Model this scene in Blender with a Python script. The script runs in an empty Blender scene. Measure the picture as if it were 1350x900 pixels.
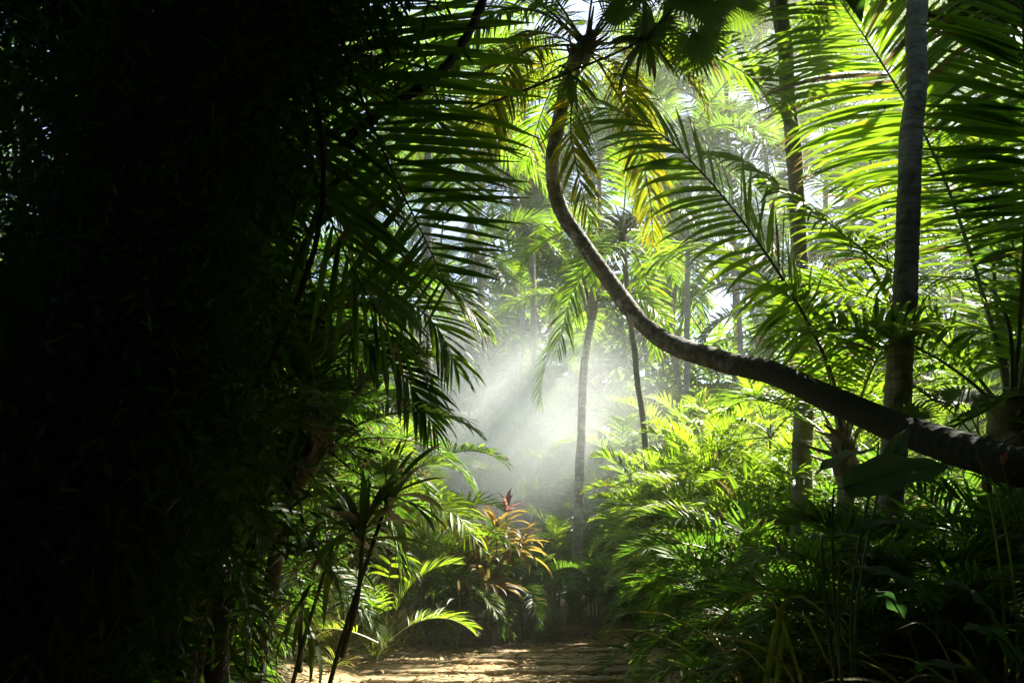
import bpy, math, random
import numpy as np
from mathutils import Vector

R = math.radians
C = bpy.context.scene.collection
scene = bpy.context.scene
H = 1.3; PITCH = R(15.4); F = 1050.0
cp, sp = math.cos(PITCH), math.sin(PITCH)
SUN_EL, SUN_AZ = 46.0, 46.0

def P(px, py, Y):
    """world point at forward distance Y that lies in the direction of photo pixel px,py"""
    u = (px-675)/F; v = (450-py)/F
    t = Y/(cp-sp*v)
    return np.array([u*t, Y, H+t*(sp+cp*v)])
def GX(px, Y):
    return (px-675)/F*(cp*Y-sp*H)

# ------------------------------------------------------------------ materials
def newmat(name):
    m = bpy.data.materials.new(name); m.use_nodes = True
    nt = m.node_tree; nt.nodes.clear()
    return m, nt.nodes, nt.links
def leaf_mat(name, a, b, ta, tb, rough=.46, mix=.48, spec=.36, dry=.05, dead=.0, varo=.25):
    m, N, L = newmat(name)
    out = N.new('ShaderNodeOutputMaterial'); mx = N.new('ShaderNodeMixShader')
    pb = N.new('ShaderNodeBsdfPrincipled'); tr = N.new('ShaderNodeBsdfTranslucent')
    geo = N.new('ShaderNodeNewGeometry'); oi = N.new('ShaderNodeObjectInfo')
    add = N.new('ShaderNodeMath'); add.operation = 'ADD'
    mu = N.new('ShaderNodeMath'); mu.operation = 'MULTIPLY'; mu.inputs[1].default_value = .5
    L.new(geo.outputs['Random Per Island'], add.inputs[0]); L.new(oi.outputs['Random'], add.inputs[1]); L.new(add.outputs[0], mu.inputs[0])
    uvn = N.new('ShaderNodeUVMap'); su = N.new('ShaderNodeSeparateXYZ'); L.new(uvn.outputs[0], su.inputs[0])
    t0 = N.new('ShaderNodeMath'); t0.operation = 'MULTIPLY_ADD'; t0.inputs[1].default_value = -.34; L.new(geo.outputs['Random Per Island'], t0.inputs[0]); L.new(su.outputs[0], t0.inputs[2])
    tipf = N.new('ShaderNodeMapRange'); tipf.inputs[1].default_value = .70; tipf.inputs[2].default_value = .84; L.new(t0.outputs[0], tipf.inputs[0])
    tc = N.new('ShaderNodeTexCoord'); nz = N.new('ShaderNodeTexNoise'); nz.inputs['Scale'].default_value = 3.0; nz.inputs['Detail'].default_value = 5
    L.new(tc.outputs['Object'], nz.inputs['Vector'])
    def colour(c1, c2):
        mc = N.new('ShaderNodeMix'); mc.data_type = 'RGBA'
        mc.inputs[6].default_value = (*c1, 1); mc.inputs[7].default_value = (*c2, 1)
        L.new(mu.outputs[0], mc.inputs[0])
        mr = N.new('ShaderNodeMapRange'); mr.inputs[1].default_value = .62-dead; mr.inputs[2].default_value = .78-dead
        L.new(nz.outputs['Fac'], mr.inputs[0])
        md = N.new('ShaderNodeMix'); md.data_type = 'RGBA'
        L.new(mr.outputs[0], md.inputs[0]); L.new(mc.outputs[2], md.inputs[6])
        md.inputs[7].default_value = (c2[0]*1.5+.03, c2[1]*.95, c2[2]*.9, 1)
        gt = N.new('ShaderNodeMath'); gt.operation = 'GREATER_THAN'; gt.inputs[1].default_value = 1-dry
        L.new(geo.outputs['Random Per Island'], gt.inputs[0])
        mxm = N.new('ShaderNodeMath'); mxm.operation = 'MAXIMUM'; L.new(gt.outputs[0], mxm.inputs[0]); L.new(tipf.outputs[0], mxm.inputs[1])
        m3 = N.new('ShaderNodeMix'); m3.data_type = 'RGBA'; L.new((mxm if dry > 0 else gt).outputs[0], m3.inputs[0]); L.new(md.outputs[2], m3.inputs[6])
        m3.inputs[7].default_value = (.17, .12, .045, 1)
        return m3.outputs[2]
    L.new(colour(a, b), pb.inputs['Base Color']); L.new(colour(ta, tb), tr.inputs['Color'])
    pb.inputs['Roughness'].default_value = rough; pb.inputs['Specular IOR Level'].default_value = spec
    bp = N.new('ShaderNodeBump'); bp.inputs['Strength'].default_value = .15; bp.inputs['Distance'].default_value = .01
    n2 = N.new('ShaderNodeTexNoise'); n2.inputs['Scale'].default_value = 40; L.new(tc.outputs['Object'], n2.inputs['Vector'])
    L.new(n2.outputs['Fac'], bp.inputs['Height']); L.new(bp.outputs[0], pb.inputs['Normal'])
    mx.inputs[0].default_value = mix
    L.new(pb.outputs[0], mx.inputs[1]); L.new(tr.outputs[0], mx.inputs[2]); L.new(mx.outputs[0], out.inputs[0])
    return m
def bark_mat(name, c1, c2, c3, ring=7.0, strength=.6, ringmix=.5, ns=6, shaded_to=None):
    m, N, L = newmat(name)
    out = N.new('ShaderNodeOutputMaterial'); pb = N.new('ShaderNodeBsdfPrincipled')
    uv = N.new('ShaderNodeUVMap'); tc = N.new('ShaderNodeTexCoord')
    n1 = N.new('ShaderNodeTexNoise'); n1.inputs['Scale'].default_value = ns; n1.inputs['Detail'].default_value = 8; n1.inputs['Roughness'].default_value = .7
    L.new(tc.outputs['Object'], n1.inputs['Vector'])
    n2 = N.new('ShaderNodeTexNoise'); n2.inputs['Scale'].default_value = ns*.45; n2.inputs['Detail'].default_value = 6
    L.new(tc.outputs['Object'], n2.inputs['Vector'])
    w = N.new('ShaderNodeTexWave'); w.wave_type = 'BANDS'; w.bands_direction = 'Y'; w.wave_profile = 'SAW'
    w.inputs['Scale'].default_value = ring; w.inputs['Distortion'].default_value = 1.6; w.inputs['Detail'].default_value = 3; w.inputs['Detail Scale'].default_value = 1.5
    L.new(uv.outputs[0], w.inputs['Vector'])
    r1 = N.new('ShaderNodeValToRGB'); r1.color_ramp.elements[0].position = .35; r1.color_ramp.elements[1].position = .65
    r1.color_ramp.elements[0].color = (*c1, 1); r1.color_ramp.elements[1].color = (*c2, 1)
    L.new(n1.outputs['Fac'], r1.inputs[0])
    r2 = N.new('ShaderNodeMapRange'); r2.inputs[1].default_value = .54; r2.inputs[2].default_value = .62; L.new(n2.outputs['Fac'], r2.inputs[0])
    mx = N.new('ShaderNodeMix'); mx.data_type = 'RGBA'; L.new(r2.outputs[0], mx.inputs[0]); L.new(r1.outputs[0], mx.inputs[6]); mx.inputs[7].default_value = (*c3, 1)
    rr = N.new('ShaderNodeMapRange'); rr.inputs[1].default_value = .0; rr.inputs[2].default_value = .25; rr.inputs[3].default_value = .45; rr.inputs[4].default_value = 1
    L.new(w.outputs['Fac'], rr.inputs[0])
    mm = N.new('ShaderNodeMix'); mm.data_type = 'RGBA'; mm.blend_type = 'MULTIPLY'; mm.inputs[0].default_value = ringmix
    L.new(mx.outputs[2], mm.inputs[6]); L.new(rr.outputs[0], mm.inputs[7])
    cout = mm.outputs[2]
    if shaded_to:  # shade painted into the lower trunk colour, fading out along its length
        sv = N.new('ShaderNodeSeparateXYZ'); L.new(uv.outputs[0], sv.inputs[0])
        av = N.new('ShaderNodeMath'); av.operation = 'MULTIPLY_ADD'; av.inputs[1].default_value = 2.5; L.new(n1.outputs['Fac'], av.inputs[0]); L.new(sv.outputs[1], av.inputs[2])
        mv = N.new('ShaderNodeMapRange'); mv.inputs[1].default_value = shaded_to; mv.inputs[2].default_value = shaded_to+2.2; L.new(av.outputs[0], mv.inputs[0])
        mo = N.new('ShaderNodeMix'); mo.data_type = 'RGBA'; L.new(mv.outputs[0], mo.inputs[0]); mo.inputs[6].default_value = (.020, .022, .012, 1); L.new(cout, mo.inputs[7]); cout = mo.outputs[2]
    L.new(cout, pb.inputs['Base Color']); pb.inputs['Roughness'].default_value = .85
    hh = N.new('ShaderNodeMath'); hh.operation = 'MULTIPLY_ADD'; hh.inputs[1].default_value = .6
    L.new(w.outputs['Fac'], hh.inputs[0]); L.new(n1.outputs['Fac'], hh.inputs[2])
    bp = N.new('ShaderNodeBump'); bp.inputs['Strength'].default_value = strength; bp.inputs['Distance'].default_value = .03
    L.new(hh.outputs[0], bp.inputs['Height']); L.new(bp.outputs[0], pb.inputs['Normal'])
    L.new(pb.outputs[0], out.inputs[0])
    return m
def plain_mat(name, c1, c2, rough=.6, scale=8, bump=.3, bdist=.02, spec=.5, stretch=None):
    m, N, L = newmat(name)
    out = N.new('ShaderNodeOutputMaterial'); pb = N.new('ShaderNodeBsdfPrincipled'); tc = N.new('ShaderNodeTexCoord')
    n1 = N.new('ShaderNodeTexNoise'); n1.inputs['Scale'].default_value = scale; n1.inputs['Detail'].default_value = 9; n1.inputs['Roughness'].default_value = .65
    mp = N.new('ShaderNodeMapping')
    if stretch: mp.inputs['Scale'].default_value = stretch
    L.new(tc.outputs['Object'], mp.inputs[0]); L.new(mp.outputs[0], n1.inputs['Vector'])
    r1 = N.new('ShaderNodeValToRGB'); r1.color_ramp.elements[0].position = .3; r1.color_ramp.elements[1].position = .7
    r1.color_ramp.elements[0].color = (*c1, 1); r1.color_ramp.elements[1].color = (*c2, 1)
    L.new(n1.outputs['Fac'], r1.inputs[0]); L.new(r1.outputs[0], pb.inputs['Base Color'])
    pb.inputs['Roughness'].default_value = rough; pb.inputs['Specular IOR Level'].default_value = spec
    bp = N.new('ShaderNodeBump'); bp.inputs['Strength'].default_value = bump; bp.inputs['Distance'].default_value = bdist
    L.new(n1.outputs['Fac'], bp.inputs['Height']); L.new(bp.outputs[0], pb.inputs['Normal']); L.new(pb.outputs[0], out.inputs[0])
    return m

M = {
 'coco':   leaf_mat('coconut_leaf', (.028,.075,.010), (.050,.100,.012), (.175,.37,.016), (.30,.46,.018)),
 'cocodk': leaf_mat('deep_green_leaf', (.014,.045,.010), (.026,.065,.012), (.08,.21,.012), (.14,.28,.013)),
 'yellow': leaf_mat('yellowing_leaf', (.075,.095,.012), (.13,.12,.016), (.28,.38,.010), (.42,.43,.012), dead=.03),
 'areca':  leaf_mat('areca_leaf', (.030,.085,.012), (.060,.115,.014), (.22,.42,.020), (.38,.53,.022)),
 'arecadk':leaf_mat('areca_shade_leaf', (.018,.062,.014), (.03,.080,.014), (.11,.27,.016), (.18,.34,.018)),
 'fan':    leaf_mat('fan_leaf', (.022,.056,.014), (.034,.072,.015), (.10,.19,.016), (.15,.25,.016), rough=.55, spec=.22),
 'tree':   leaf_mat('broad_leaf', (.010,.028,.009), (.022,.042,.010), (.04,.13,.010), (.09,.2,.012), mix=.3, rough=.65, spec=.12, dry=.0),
 'cord':   leaf_mat('cordyline_leaf', (.03,.06,.015), (.05,.055,.018), (.08,.22,.02), (.15,.19,.03)),
 'red':    leaf_mat('red_cordyline_leaf', (.10,.085,.025), (.13,.065,.03), (.42,.36,.05), (.50,.27,.07)),
 'pink':   leaf_mat('pink_cordyline_leaf', (.22,.09,.09), (.26,.10,.10), (.5,.2,.2), (.5,.24,.24)),
 'grass':  leaf_mat('grass_blade', (.06,.09,.02), (.11,.11,.03), (.25,.33,.03), (.4,.38,.06)),
 'strap':  leaf_mat('strap_leaf', (.14,.15,.035), (.28,.25,.07), (.18,.26,.02), (.30,.28,.05), rough=.33),
 'paddle': leaf_mat('paddle_leaf', (.085,.145,.085), (.10,.16,.09), (.06,.19,.04), (.09,.22,.04), rough=.6, spec=.22, dry=0),
 'bloom':  leaf_mat('orange_bract', (.5,.10,.03), (.55,.16,.03), (.5,.16,.03), (.5,.2,.03)),
 'dry':    leaf_mat('dry_leaf', (.13,.075,.03), (.20,.13,.06), (.24,.13,.035), (.3,.19,.05), rough=.7, spec=.2),
 'litter': leaf_mat('fallen_leaf', (.12,.07,.03), (.22,.15,.07), (.1,.06,.02), (.1,.08,.03), rough=.8, mix=.15, spec=.2),
 'rib':    plain_mat('green_rib', (.06,.10,.02), (.11,.14,.03), rough=.4, scale=6, bump=.1),
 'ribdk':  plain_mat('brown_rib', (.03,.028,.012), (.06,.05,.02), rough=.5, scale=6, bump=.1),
 'cane':   plain_mat('green_cane', (.07,.10,.025), (.13,.14,.04), rough=.45, scale=5, bump=.2, stretch=(1,1,.4)),
 'bark':   bark_mat('ringed_palm_bark', (.17,.15,.12), (.31,.28,.235), (.32,.31,.275), ring=2.6),
 'barkg':  bark_mat('grey_ringed_bark', (.20,.19,.165), (.38,.36,.325), (.48,.47,.43), ring=3.0, ringmix=.75, strength=1.0, ns=9),
 'barkm':  bark_mat('mottled_leaning_bark', (.06,.055,.042), (.32,.31,.28), (.52,.51,.48), ring=3.0, ringmix=.45, strength=1.0, ns=11, shaded_to=6.4),
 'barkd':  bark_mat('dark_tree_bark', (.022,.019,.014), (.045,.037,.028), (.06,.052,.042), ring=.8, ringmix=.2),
 'fibre':  bark_mat('leaf_base_fibre', (.10,.075,.045), (.22,.18,.12), (.30,.27,.21), ring=5),
 'liana':  plain_mat('dark_liana', (.02,.016,.012), (.05,.04,.03), rough=.8, scale=20),
 'stone':  plain_mat('weathered_stone', (.16,.145,.115), (.34,.30,.25), rough=.85, scale=9, bump=.5),
 'pink_stone': plain_mat('pink_stone', (.26,.18,.14), (.36,.26,.21), rough=.85, scale=7, bump=.4),
 'wood':   plain_mat('weathered_plank', (.16,.12,.06), (.28,.21,.11), rough=.75, scale=3.5, bump=.6, bdist=.02, stretch=(.35,5,5)),
}

# ------------------------------------------------------------------ mesh helpers
class MB:
    def __init__(s): s.v = []; s.f = []; s.m = []; s.n = 0; s.uv = []
    def add(s, V, Fq, mi=0, uv=None):
        V = np.asarray(V, dtype=np.float64).reshape(-1, 3); Fq = np.asarray(Fq, dtype=np.int64).reshape(-1, 4)
        s.v.append(V); s.f.append(Fq+s.n); s.m.append(np.full(len(Fq), mi)); s.n += len(V)
        s.uv.append(np.zeros((len(V), 2)) if uv is None else np.asarray(uv).reshape(-1, 2))
        return s
    def mesh(s, name, mats, smooth=True):
        V = np.concatenate(s.v); Fq = np.concatenate(s.f); mi = np.concatenate(s.m); U = np.concatenate(s.uv)
        me = bpy.data.meshes.new(name)
        me.vertices.add(len(V)); me.vertices.foreach_set('co', V.ravel())
        me.loops.add(Fq.size); me.loops.foreach_set('vertex_index', Fq.ravel())
        me.polygons.add(len(Fq)); me.polygons.foreach_set('loop_start', np.arange(0, Fq.size, 4)); me.polygons.foreach_set('loop_total', np.full(len(Fq), 4))
        me.polygons.foreach_set('material_index', mi)
        me.polygons.foreach_set('use_smooth', np.full(len(Fq), smooth))
        ul = me.uv_layers.new(name='UVMap'); ul.data.foreach_set('uv', U[Fq.ravel()].ravel())
        for k in mats: me.materials.append(M[k])
        me.update(calc_edges=True); me.validate()
        return me
def nrm(a): return a/np.maximum(np.linalg.norm(a, axis=-1, keepdims=True), 1e-9)
def grid_faces(K, n, w):
    """K strips of n+1 stations, w vertices across"""
    k = np.arange(K)[:, None, None]; i = np.arange(n)[None, :, None]; j = np.arange(w-1)[None, None, :]
    a = (k*(n+1)+i)*w+j
    return np.stack([a, a+1, a+w+1, a+w], -1).reshape(-1, 4)
def strips(mb, Cn, W, Nn=None, mi=0):
    """Cn centres [K,n+1,3], W half-width vectors, Nn lifts the margins (V fold)"""
    K, n1 = Cn.shape[:2]
    if Nn is None: V = np.stack([Cn-W, Cn+W], 2); w = 2
    else: V = np.stack([Cn-W+Nn, Cn, Cn+W+Nn], 2); w = 3
    uv = np.broadcast_to(np.linspace(0, 1, n1)[None, :, None, None], (K, n1, w, 2))
    mb.add(V, grid_faces(K, n1-1, w), mi, uv)
def resample(pts, n):
    """Catmull-Rom through pts, n points even in arc length"""
    pts = np.asarray(pts, float)
    ext = np.vstack([2*pts[0]-pts[1], pts, 2*pts[-1]-pts[-2]])
    o = []
    for i in range(len(pts)-1):
        p0, p1, p2, p3 = ext[i:i+4]
        for t in np.linspace(0, 1, 24, endpoint=False):
            o.append(.5*((2*p1)+(-p0+p2)*t+(2*p0-5*p1+4*p2-p3)*t*t+(-p0+3*p1-3*p2+p3)*t**3))
    o.append(pts[-1]); o = np.array(o)
    s = np.concatenate([[0], np.cumsum(np.linalg.norm(np.diff(o, axis=0), axis=1))])
    q = np.linspace(0, s[-1], n)
    return np.stack([np.interp(q, s, o[:, k]) for k in range(3)], 1)
def tube(mb, path, rad, sides=8, mi=0, rng=None, rough=0):
    path = np.asarray(path, float); n = len(path); rad = np.broadcast_to(rad, (n,))
    T = nrm(np.gradient(path, axis=0))
    A = np.zeros((n, 3)); a = np.array([1., 0, 0]) if abs(T[0][0]) < .8 else np.array([0, 1., 0])
    for i in range(n):
        a = a-T[i]*np.dot(a, T[i]); a = a/np.linalg.norm(a); A[i] = a
    B = np.cross(T, A)
    th = np.linspace(0, 2*math.pi, sides+1)
    rr = rad[:, None]*np.ones((1, sides+1))
    if rough and rng is not None:
        q = rng.normal(0, rough, (n, sides+1)); q[:, -1] = q[:, 0]; rr = rr*(1+q)
    V = path[:, None]+rr[..., None]*(np.cos(th)[None, :, None]*A[:, None]+np.sin(th)[None, :, None]*B[:, None])
    s = np.concatenate([[0], np.cumsum(np.linalg.norm(np.diff(path, axis=0), axis=1))])
    uv = np.stack(np.broadcast_arrays(th[None]/6.283*.6, s[:, None]), -1)
    mb.add(V, grid_faces(1, n-1, sides+1), mi, uv)
def obj(name, me, parent=None, loc=None, rot=None, scale=None):
    o = bpy.data.objects.new(name, me); C.objects.link(o)
    if parent is not None: o.parent = parent
    if loc is not None: o.location = tuple(loc)
    if rot is not None: o.rotation_euler = rot
    if scale is not None: o.scale = (scale,)*3 if np.isscalar(scale) else scale
    return o
def thing(name, label, cat, loc, group=None):
    o = obj(name, None, None, loc); o['label'] = label; o['category'] = cat
    if group: o['group'] = group
    o.empty_display_size = .2
    return o

# ------------------------------------------------------------------ leaves
def frond(rng, curve, nl, lmax, width, a0=72, a1=28, vee=20, grav=.8, seg=5, start=.18, rib=.02, jit=.12, N0=None, fold=.35,
          miss=.09, leafmi=0, ribmi=1, side=None, mb=None, prof=None, curl=.0):
    mb = mb or MB()
    n = 40; c = resample(curve, n) if len(curve) != n else np.asarray(curve)
    T = nrm(np.gradient(c, axis=0))
    if N0 is None: Nn = nrm(np.stack([-T[:, 2], 0*T[:, 0], T[:, 0]], 1)); S = np.cross(T, Nn)
    else: S = nrm(np.cross(T, np.asarray(N0, float)[None])); Nn = np.cross(S, T)
    L = np.linalg.norm(np.diff(c, axis=0), axis=1).sum()
    for sd in ((-1, 1) if side is None else side):
        t = np.linspace(start, .995, nl)+rng.normal(0, .25/nl, nl); t = np.clip(t, start, 1)
        t = t[rng.random(nl) > miss]; K = len(t)
        u = (t-start)/(1-start)
        fi = t*(n-1)
        I = lambda A: np.stack([np.interp(fi, np.arange(n), A[:, k]) for k in range(3)], 1)
        p = I(c); Tt = nrm(I(T)); Ss = nrm(I(S)); Nt = nrm(I(Nn))
        if prof is None: ll = lmax*(.45+.55*np.sin(np.pi*np.clip(u*.85+.12, 0, 1)))*np.where(u > .85, 1-(u-.85)*2.6, 1)
        else: ll = lmax*prof(u)
        ll = ll*rng.uniform(.88, 1.06, K)
        an = np.radians(a0+(a1-a0)*u**1.2+rng.normal(0, jit*30, K)); ve = np.radians(vee+rng.normal(0, jit*60, K))
        d = np.cos(an)[:, None]*Tt+np.sin(an)[:, None]*(sd*np.cos(ve)[:, None]*Ss+np.sin(ve)[:, None]*Nt)
        d = nrm(d); Cn = np.zeros((K, seg+1, 3)); D = np.zeros((K, seg+1, 3)); Cn[:, 0] = p; D[:, 0] = d
        g = grav*rng.uniform(.6, 1.4, K)[:, None]*np.array([[0, 0, -1.]])
        for i in range(seg):
            Cn[:, i+1] = Cn[:, i]+d*(ll/seg)[:, None]
            d = nrm(d+g*(i+1)/seg*(1.6/seg)+curl*Tt/seg)
            D[:, i+1] = d
        tw = rng.normal(0, .3, K)
        W = Tt[:, None]-D*(Tt[:, None]*D).sum(-1, keepdims=True); W = nrm(W)
        B = np.cross(D, W); W = W*np.cos(tw)[:, None, None]+B*np.sin(tw)[:, None, None]; B = np.cross(D, W)*sd
        q = np.linspace(0, 1, seg+1)
        pr = np.interp(q, [0, .15, .45, .75, 1], [.35, .85, 1, .62, .03])
        hw = (width*.5*rng.uniform(.8, 1.15, K))[:, None]*pr[None]
        hw = hw*np.clip(ll/lmax, .45, 1)[:, None]
        up = np.sign((B*Nt[:, None]).sum(-1, keepdims=True)); B = B*np.where(up == 0, 1, up)
        strips(mb, Cn, W*hw[..., None], B*(hw*fold)[..., None] if fold else None, leafmi)
    q = np.linspace(0, 1, n)
    tube(mb, c, rib*(1.0-.85*q)*np.where(q < .06, 1+1.2*(1-q/.06), 1), 5, ribmi)
    return mb
def arc(L, e0, bend, p=1.4, n=40, side=0):
    t = np.linspace(0, 1, n); e = np.radians(e0-bend*t**p); y = np.radians(side*t)
    d = np.stack([np.cos(e)*np.cos(y), np.cos(e)*np.sin(y), np.sin(e)], 1)*L/n
    return np.cumsum(d, 0)-d[0]
def fan(rng, r, nseg=30, petiole=.8, e0=50, spread=300, split=.5, droop=.5, width=.05, mb=None):
    """costapalmate leaf on its petiole, growing along +X"""
    mb = mb or MB()
    c = arc(petiole, e0, 35, n=40); T = nrm(c[-1]-c[-2]); base = c[-1]
    tube(mb, c, np.linspace(.016, .009, 40), 5, 1)
    Nn = np.array([-T[2], 0, T[0]]); S = np.cross(T, Nn)
    th = np.radians(np.linspace(-spread/2, spread/2, nseg)); K = nseg; seg = 6
    rl = r*(1-.22*np.abs(th)/math.pi)*rng.uniform(.93, 1.05, K)
    d = np.cos(th)[:, None]*T+np.sin(th)[:, None]*S+.18*Nn; d = nrm(d)
    Cn = np.zeros((K, seg+1, 3)); D = np.zeros_like(Cn); Cn[:, 0] = base; D[:, 0] = d
    for i in range(seg):
        Cn[:, i+1] = Cn[:, i]+d*(rl/seg)[:, None]
        if i >= seg*split-1: d = nrm(d+np.array([0, 0, -1.])*droop*rng.uniform(.5, 1.3, K)[:, None]/seg*2)
        D[:, i+1] = d
    Wd = -np.sin(th)[:, None]*T+np.cos(th)[:, None]*S
    q = np.linspace(0, 1, seg+1); dth = math.radians(spread)/nseg
    hw = np.where(q[None] <= split, q[None]*rl[:, None]*dth*.52+.002, np.interp(q, [split, 1], [1, .04])[None]*split*rl[:, None]*dth*.52)
    B = nrm(np.cross(D, np.broadcast_to(Wd[:, None], D.shape)))
    strips(mb, Cn, Wd[:, None]*hw[..., None], B*(hw*.45)[..., None], 0)
    return mb
def blades(mb, rng, base, K, l, w, e_lo, e_hi, bend, seg=7, fold=.3, mi=0, prof=(.5, .9, 1, .7, .04), az=None, lj=.3, rise=0.):
    """a rosette or tuft of K strap leaves about base"""
    a = rng.uniform(0, 2*math.pi, K) if az is None else np.asarray(az); e = np.radians(rng.uniform(e_lo, e_hi, K)); ll = l*rng.uniform(1-lj, 1+lj*.4, K)
    be = np.radians(bend*rng.uniform(.5, 1.3, K)); Cn = np.zeros((K, seg+1, 3)); D = np.zeros_like(Cn)
    p = np.asarray(base, float)+np.zeros((K, 3)); p[:, 2] += rng.uniform(-rise, 0, K); 
    for i in range(seg+1):
        ee = e-be*(i/seg)**1.3
        D[:, i] = np.stack([np.cos(ee)*np.cos(a), np.cos(ee)*np.sin(a), np.sin(ee)], 1); Cn[:, i] = p
        p = p+D[:, i]*(ll/seg)[:, None]
    W = np.stack([-np.sin(a), np.cos(a), 0*a], 1)[:, None]+rng.normal(0, .25, (K, 1, 3)); W = W-D*(W*D).sum(-1, keepdims=True); W = nrm(W)
    B = np.cross(D, W); B = B*np.sign(B[..., 2:3]+1e-6)
    hw = w*.5*rng.uniform(.75, 1.1, K)[:, None]*np.interp(np.linspace(0, 1, seg+1), [0, .2, .5, .8, 1], prof)[None]
    strips(mb, Cn, W*hw[..., None], B*(hw*fold)[..., None], mi)
def paddle(rng, pet, L, wmax, e0, bend, wave=.02, pet_r=.012, edge=.35):
    mb = MB(); c = arc(pet, e0, 18, n=24); tube(mb, c, np.linspace(pet_r, pet_r*.6, 24), 6, 1)
    e1 = e0-18; n = 22; b = arc(L, e1, bend, n=n+1)+c[-1]; T = nrm(np.gradient(b, axis=0))
    S = np.array([0, 1., 0]); Nn = nrm(np.cross(T, S)); Nn *= np.sign(Nn[:, 2:3]+1e-6)
    q = np.linspace(0, 1, n+1); hw = wmax*.5*np.interp(q, [0, .06, .3, .6, .85, .96, 1], [.06, .55, 1, .95, .55, .18, .01])
    js = np.linspace(-1, 1, 11)
    ph = rng.uniform(0, 6)
    V = b[:, None]+S*(hw[:, None]*js[None])[..., None]+Nn[:, None]*((hw[:, None]*edge*np.abs(js)[None]**1.0)-.25*hw[:, None]*js[None]**2*(1+edge)+wave*np.sin(14*q[:, None]+ph+js[None]*2)*np.abs(js)[None])[..., None]
    mb.add(V, grid_faces(1, n, 11), 0)
    tube(mb, b-Nn*.004, np.linspace(pet_r*.6, .002, n+1), 5, 1)
    return mb
def leaf_cloud(mb, rng, blobs, L, W, mi=0, seg=2, clump=.35, per=10, droop=.5):
    """leaves in small sprays scattered through ellipsoids (centre, radii, count)"""
    for c, r, n in blobs:
        k = max(1, n//per)
        d = nrm(rng.normal(size=(k, 3))); rad = rng.random(k)**.42
        cc = np.asarray(c)+d*rad[:, None]*np.asarray(r)
        ax = nrm(d*.7+rng.normal(0, .6, (k, 3)))
        cc = np.repeat(cc, per, 0); ax = np.repeat(ax, per, 0); K = len(cc)
        p = cc+rng.normal(0, clump*.5, (K, 3))
        dd = nrm(ax*.6+rng.normal(0, .7, (K, 3))+np.array([0, 0, -droop]))
        ll = L*rng.uniform(.6, 1.2, K); g = np.array([0, 0, -.5])
        Cn = np.zeros((K, seg+1, 3)); D = np.zeros_like(Cn); Cn[:, 0] = p; D[:, 0] = dd
        for i in range(seg): Cn[:, i+1] = Cn[:, i]+dd*(ll/seg)[:, None]; dd = nrm(dd+g*.6/seg); D[:, i+1] = dd
        w = rng.normal(size=(K, 1, 3)); w = nrm(w-D*(w*D).sum(-1, keepdims=True))
        hw = W*.5*rng.uniform(.7, 1.2, K)[:, None]*np.interp(np.linspace(0, 1, seg+1), [0, .4, 1], [.25, 1, .06])[None]
        strips(mb, Cn, w*hw[..., None], None, mi)

# ------------------------------------------------------------------ shared frond meshes
rs = np.random.default_rng(7)
def family(name, count, mats, fn):
    return [fn(i).mesh(name, mats) for i in range(count)]
ELEV = [72, 58, 44, 30, 15, 0, -18, -38]
def coco_family(tag, mats, L=3.4, ll=.85, w=.055, nl=62, grav=.9, bend=75, rib=.024):
    return {e: family('frond', 2, mats, lambda i: frond(rs, arc(L*rs.uniform(.9, 1.08), e, bend*(1-.3*(e < 0))*rs.uniform(.8, 1.15), side=rs.normal(0, 12)), nl, ll, w, grav=grav*rs.uniform(.7, 1.4), rib=rib, vee=18)) for e in ELEV}
COCO = coco_family('coco', ['coco', 'rib'])
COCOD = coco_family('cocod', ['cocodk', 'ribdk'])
COCOY = coco_family('cocoy', ['yellow', 'rib'], grav=1.6)
ARE = [80, 66, 52, 38, 22, 6]
def areca_family(mats, L=1.5, ll=.42, w=.03, nl=38, grav=.7, bend=85):
    return {e: family('frond', 3, mats, lambda i: frond(rs, arc(L*rs.uniform(.85, 1.1), e, bend*rs.uniform(.75, 1.2), side=rs.normal(0, 18)), nl, ll, w, a0=62, a1=25, vee=28, grav=grav*rs.uniform(.6, 1.5), seg=4, start=.24, rib=.010, fold=.3)) for e in ARE}
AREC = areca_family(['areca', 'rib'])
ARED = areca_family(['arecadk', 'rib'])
BAMB = areca_family(['areca', 'rib'], L=1.05, ll=.25, w=.026, nl=28, grav=.5, bend=70)
FANS = {e: family('fan_leaf', 2, ['fan', 'rib'], lambda i: fan(rs, rs.uniform(.62, .75), 34, 1.0, e, droop=.8)) for e in (70, 40, 10, -20, -45)}

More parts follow.
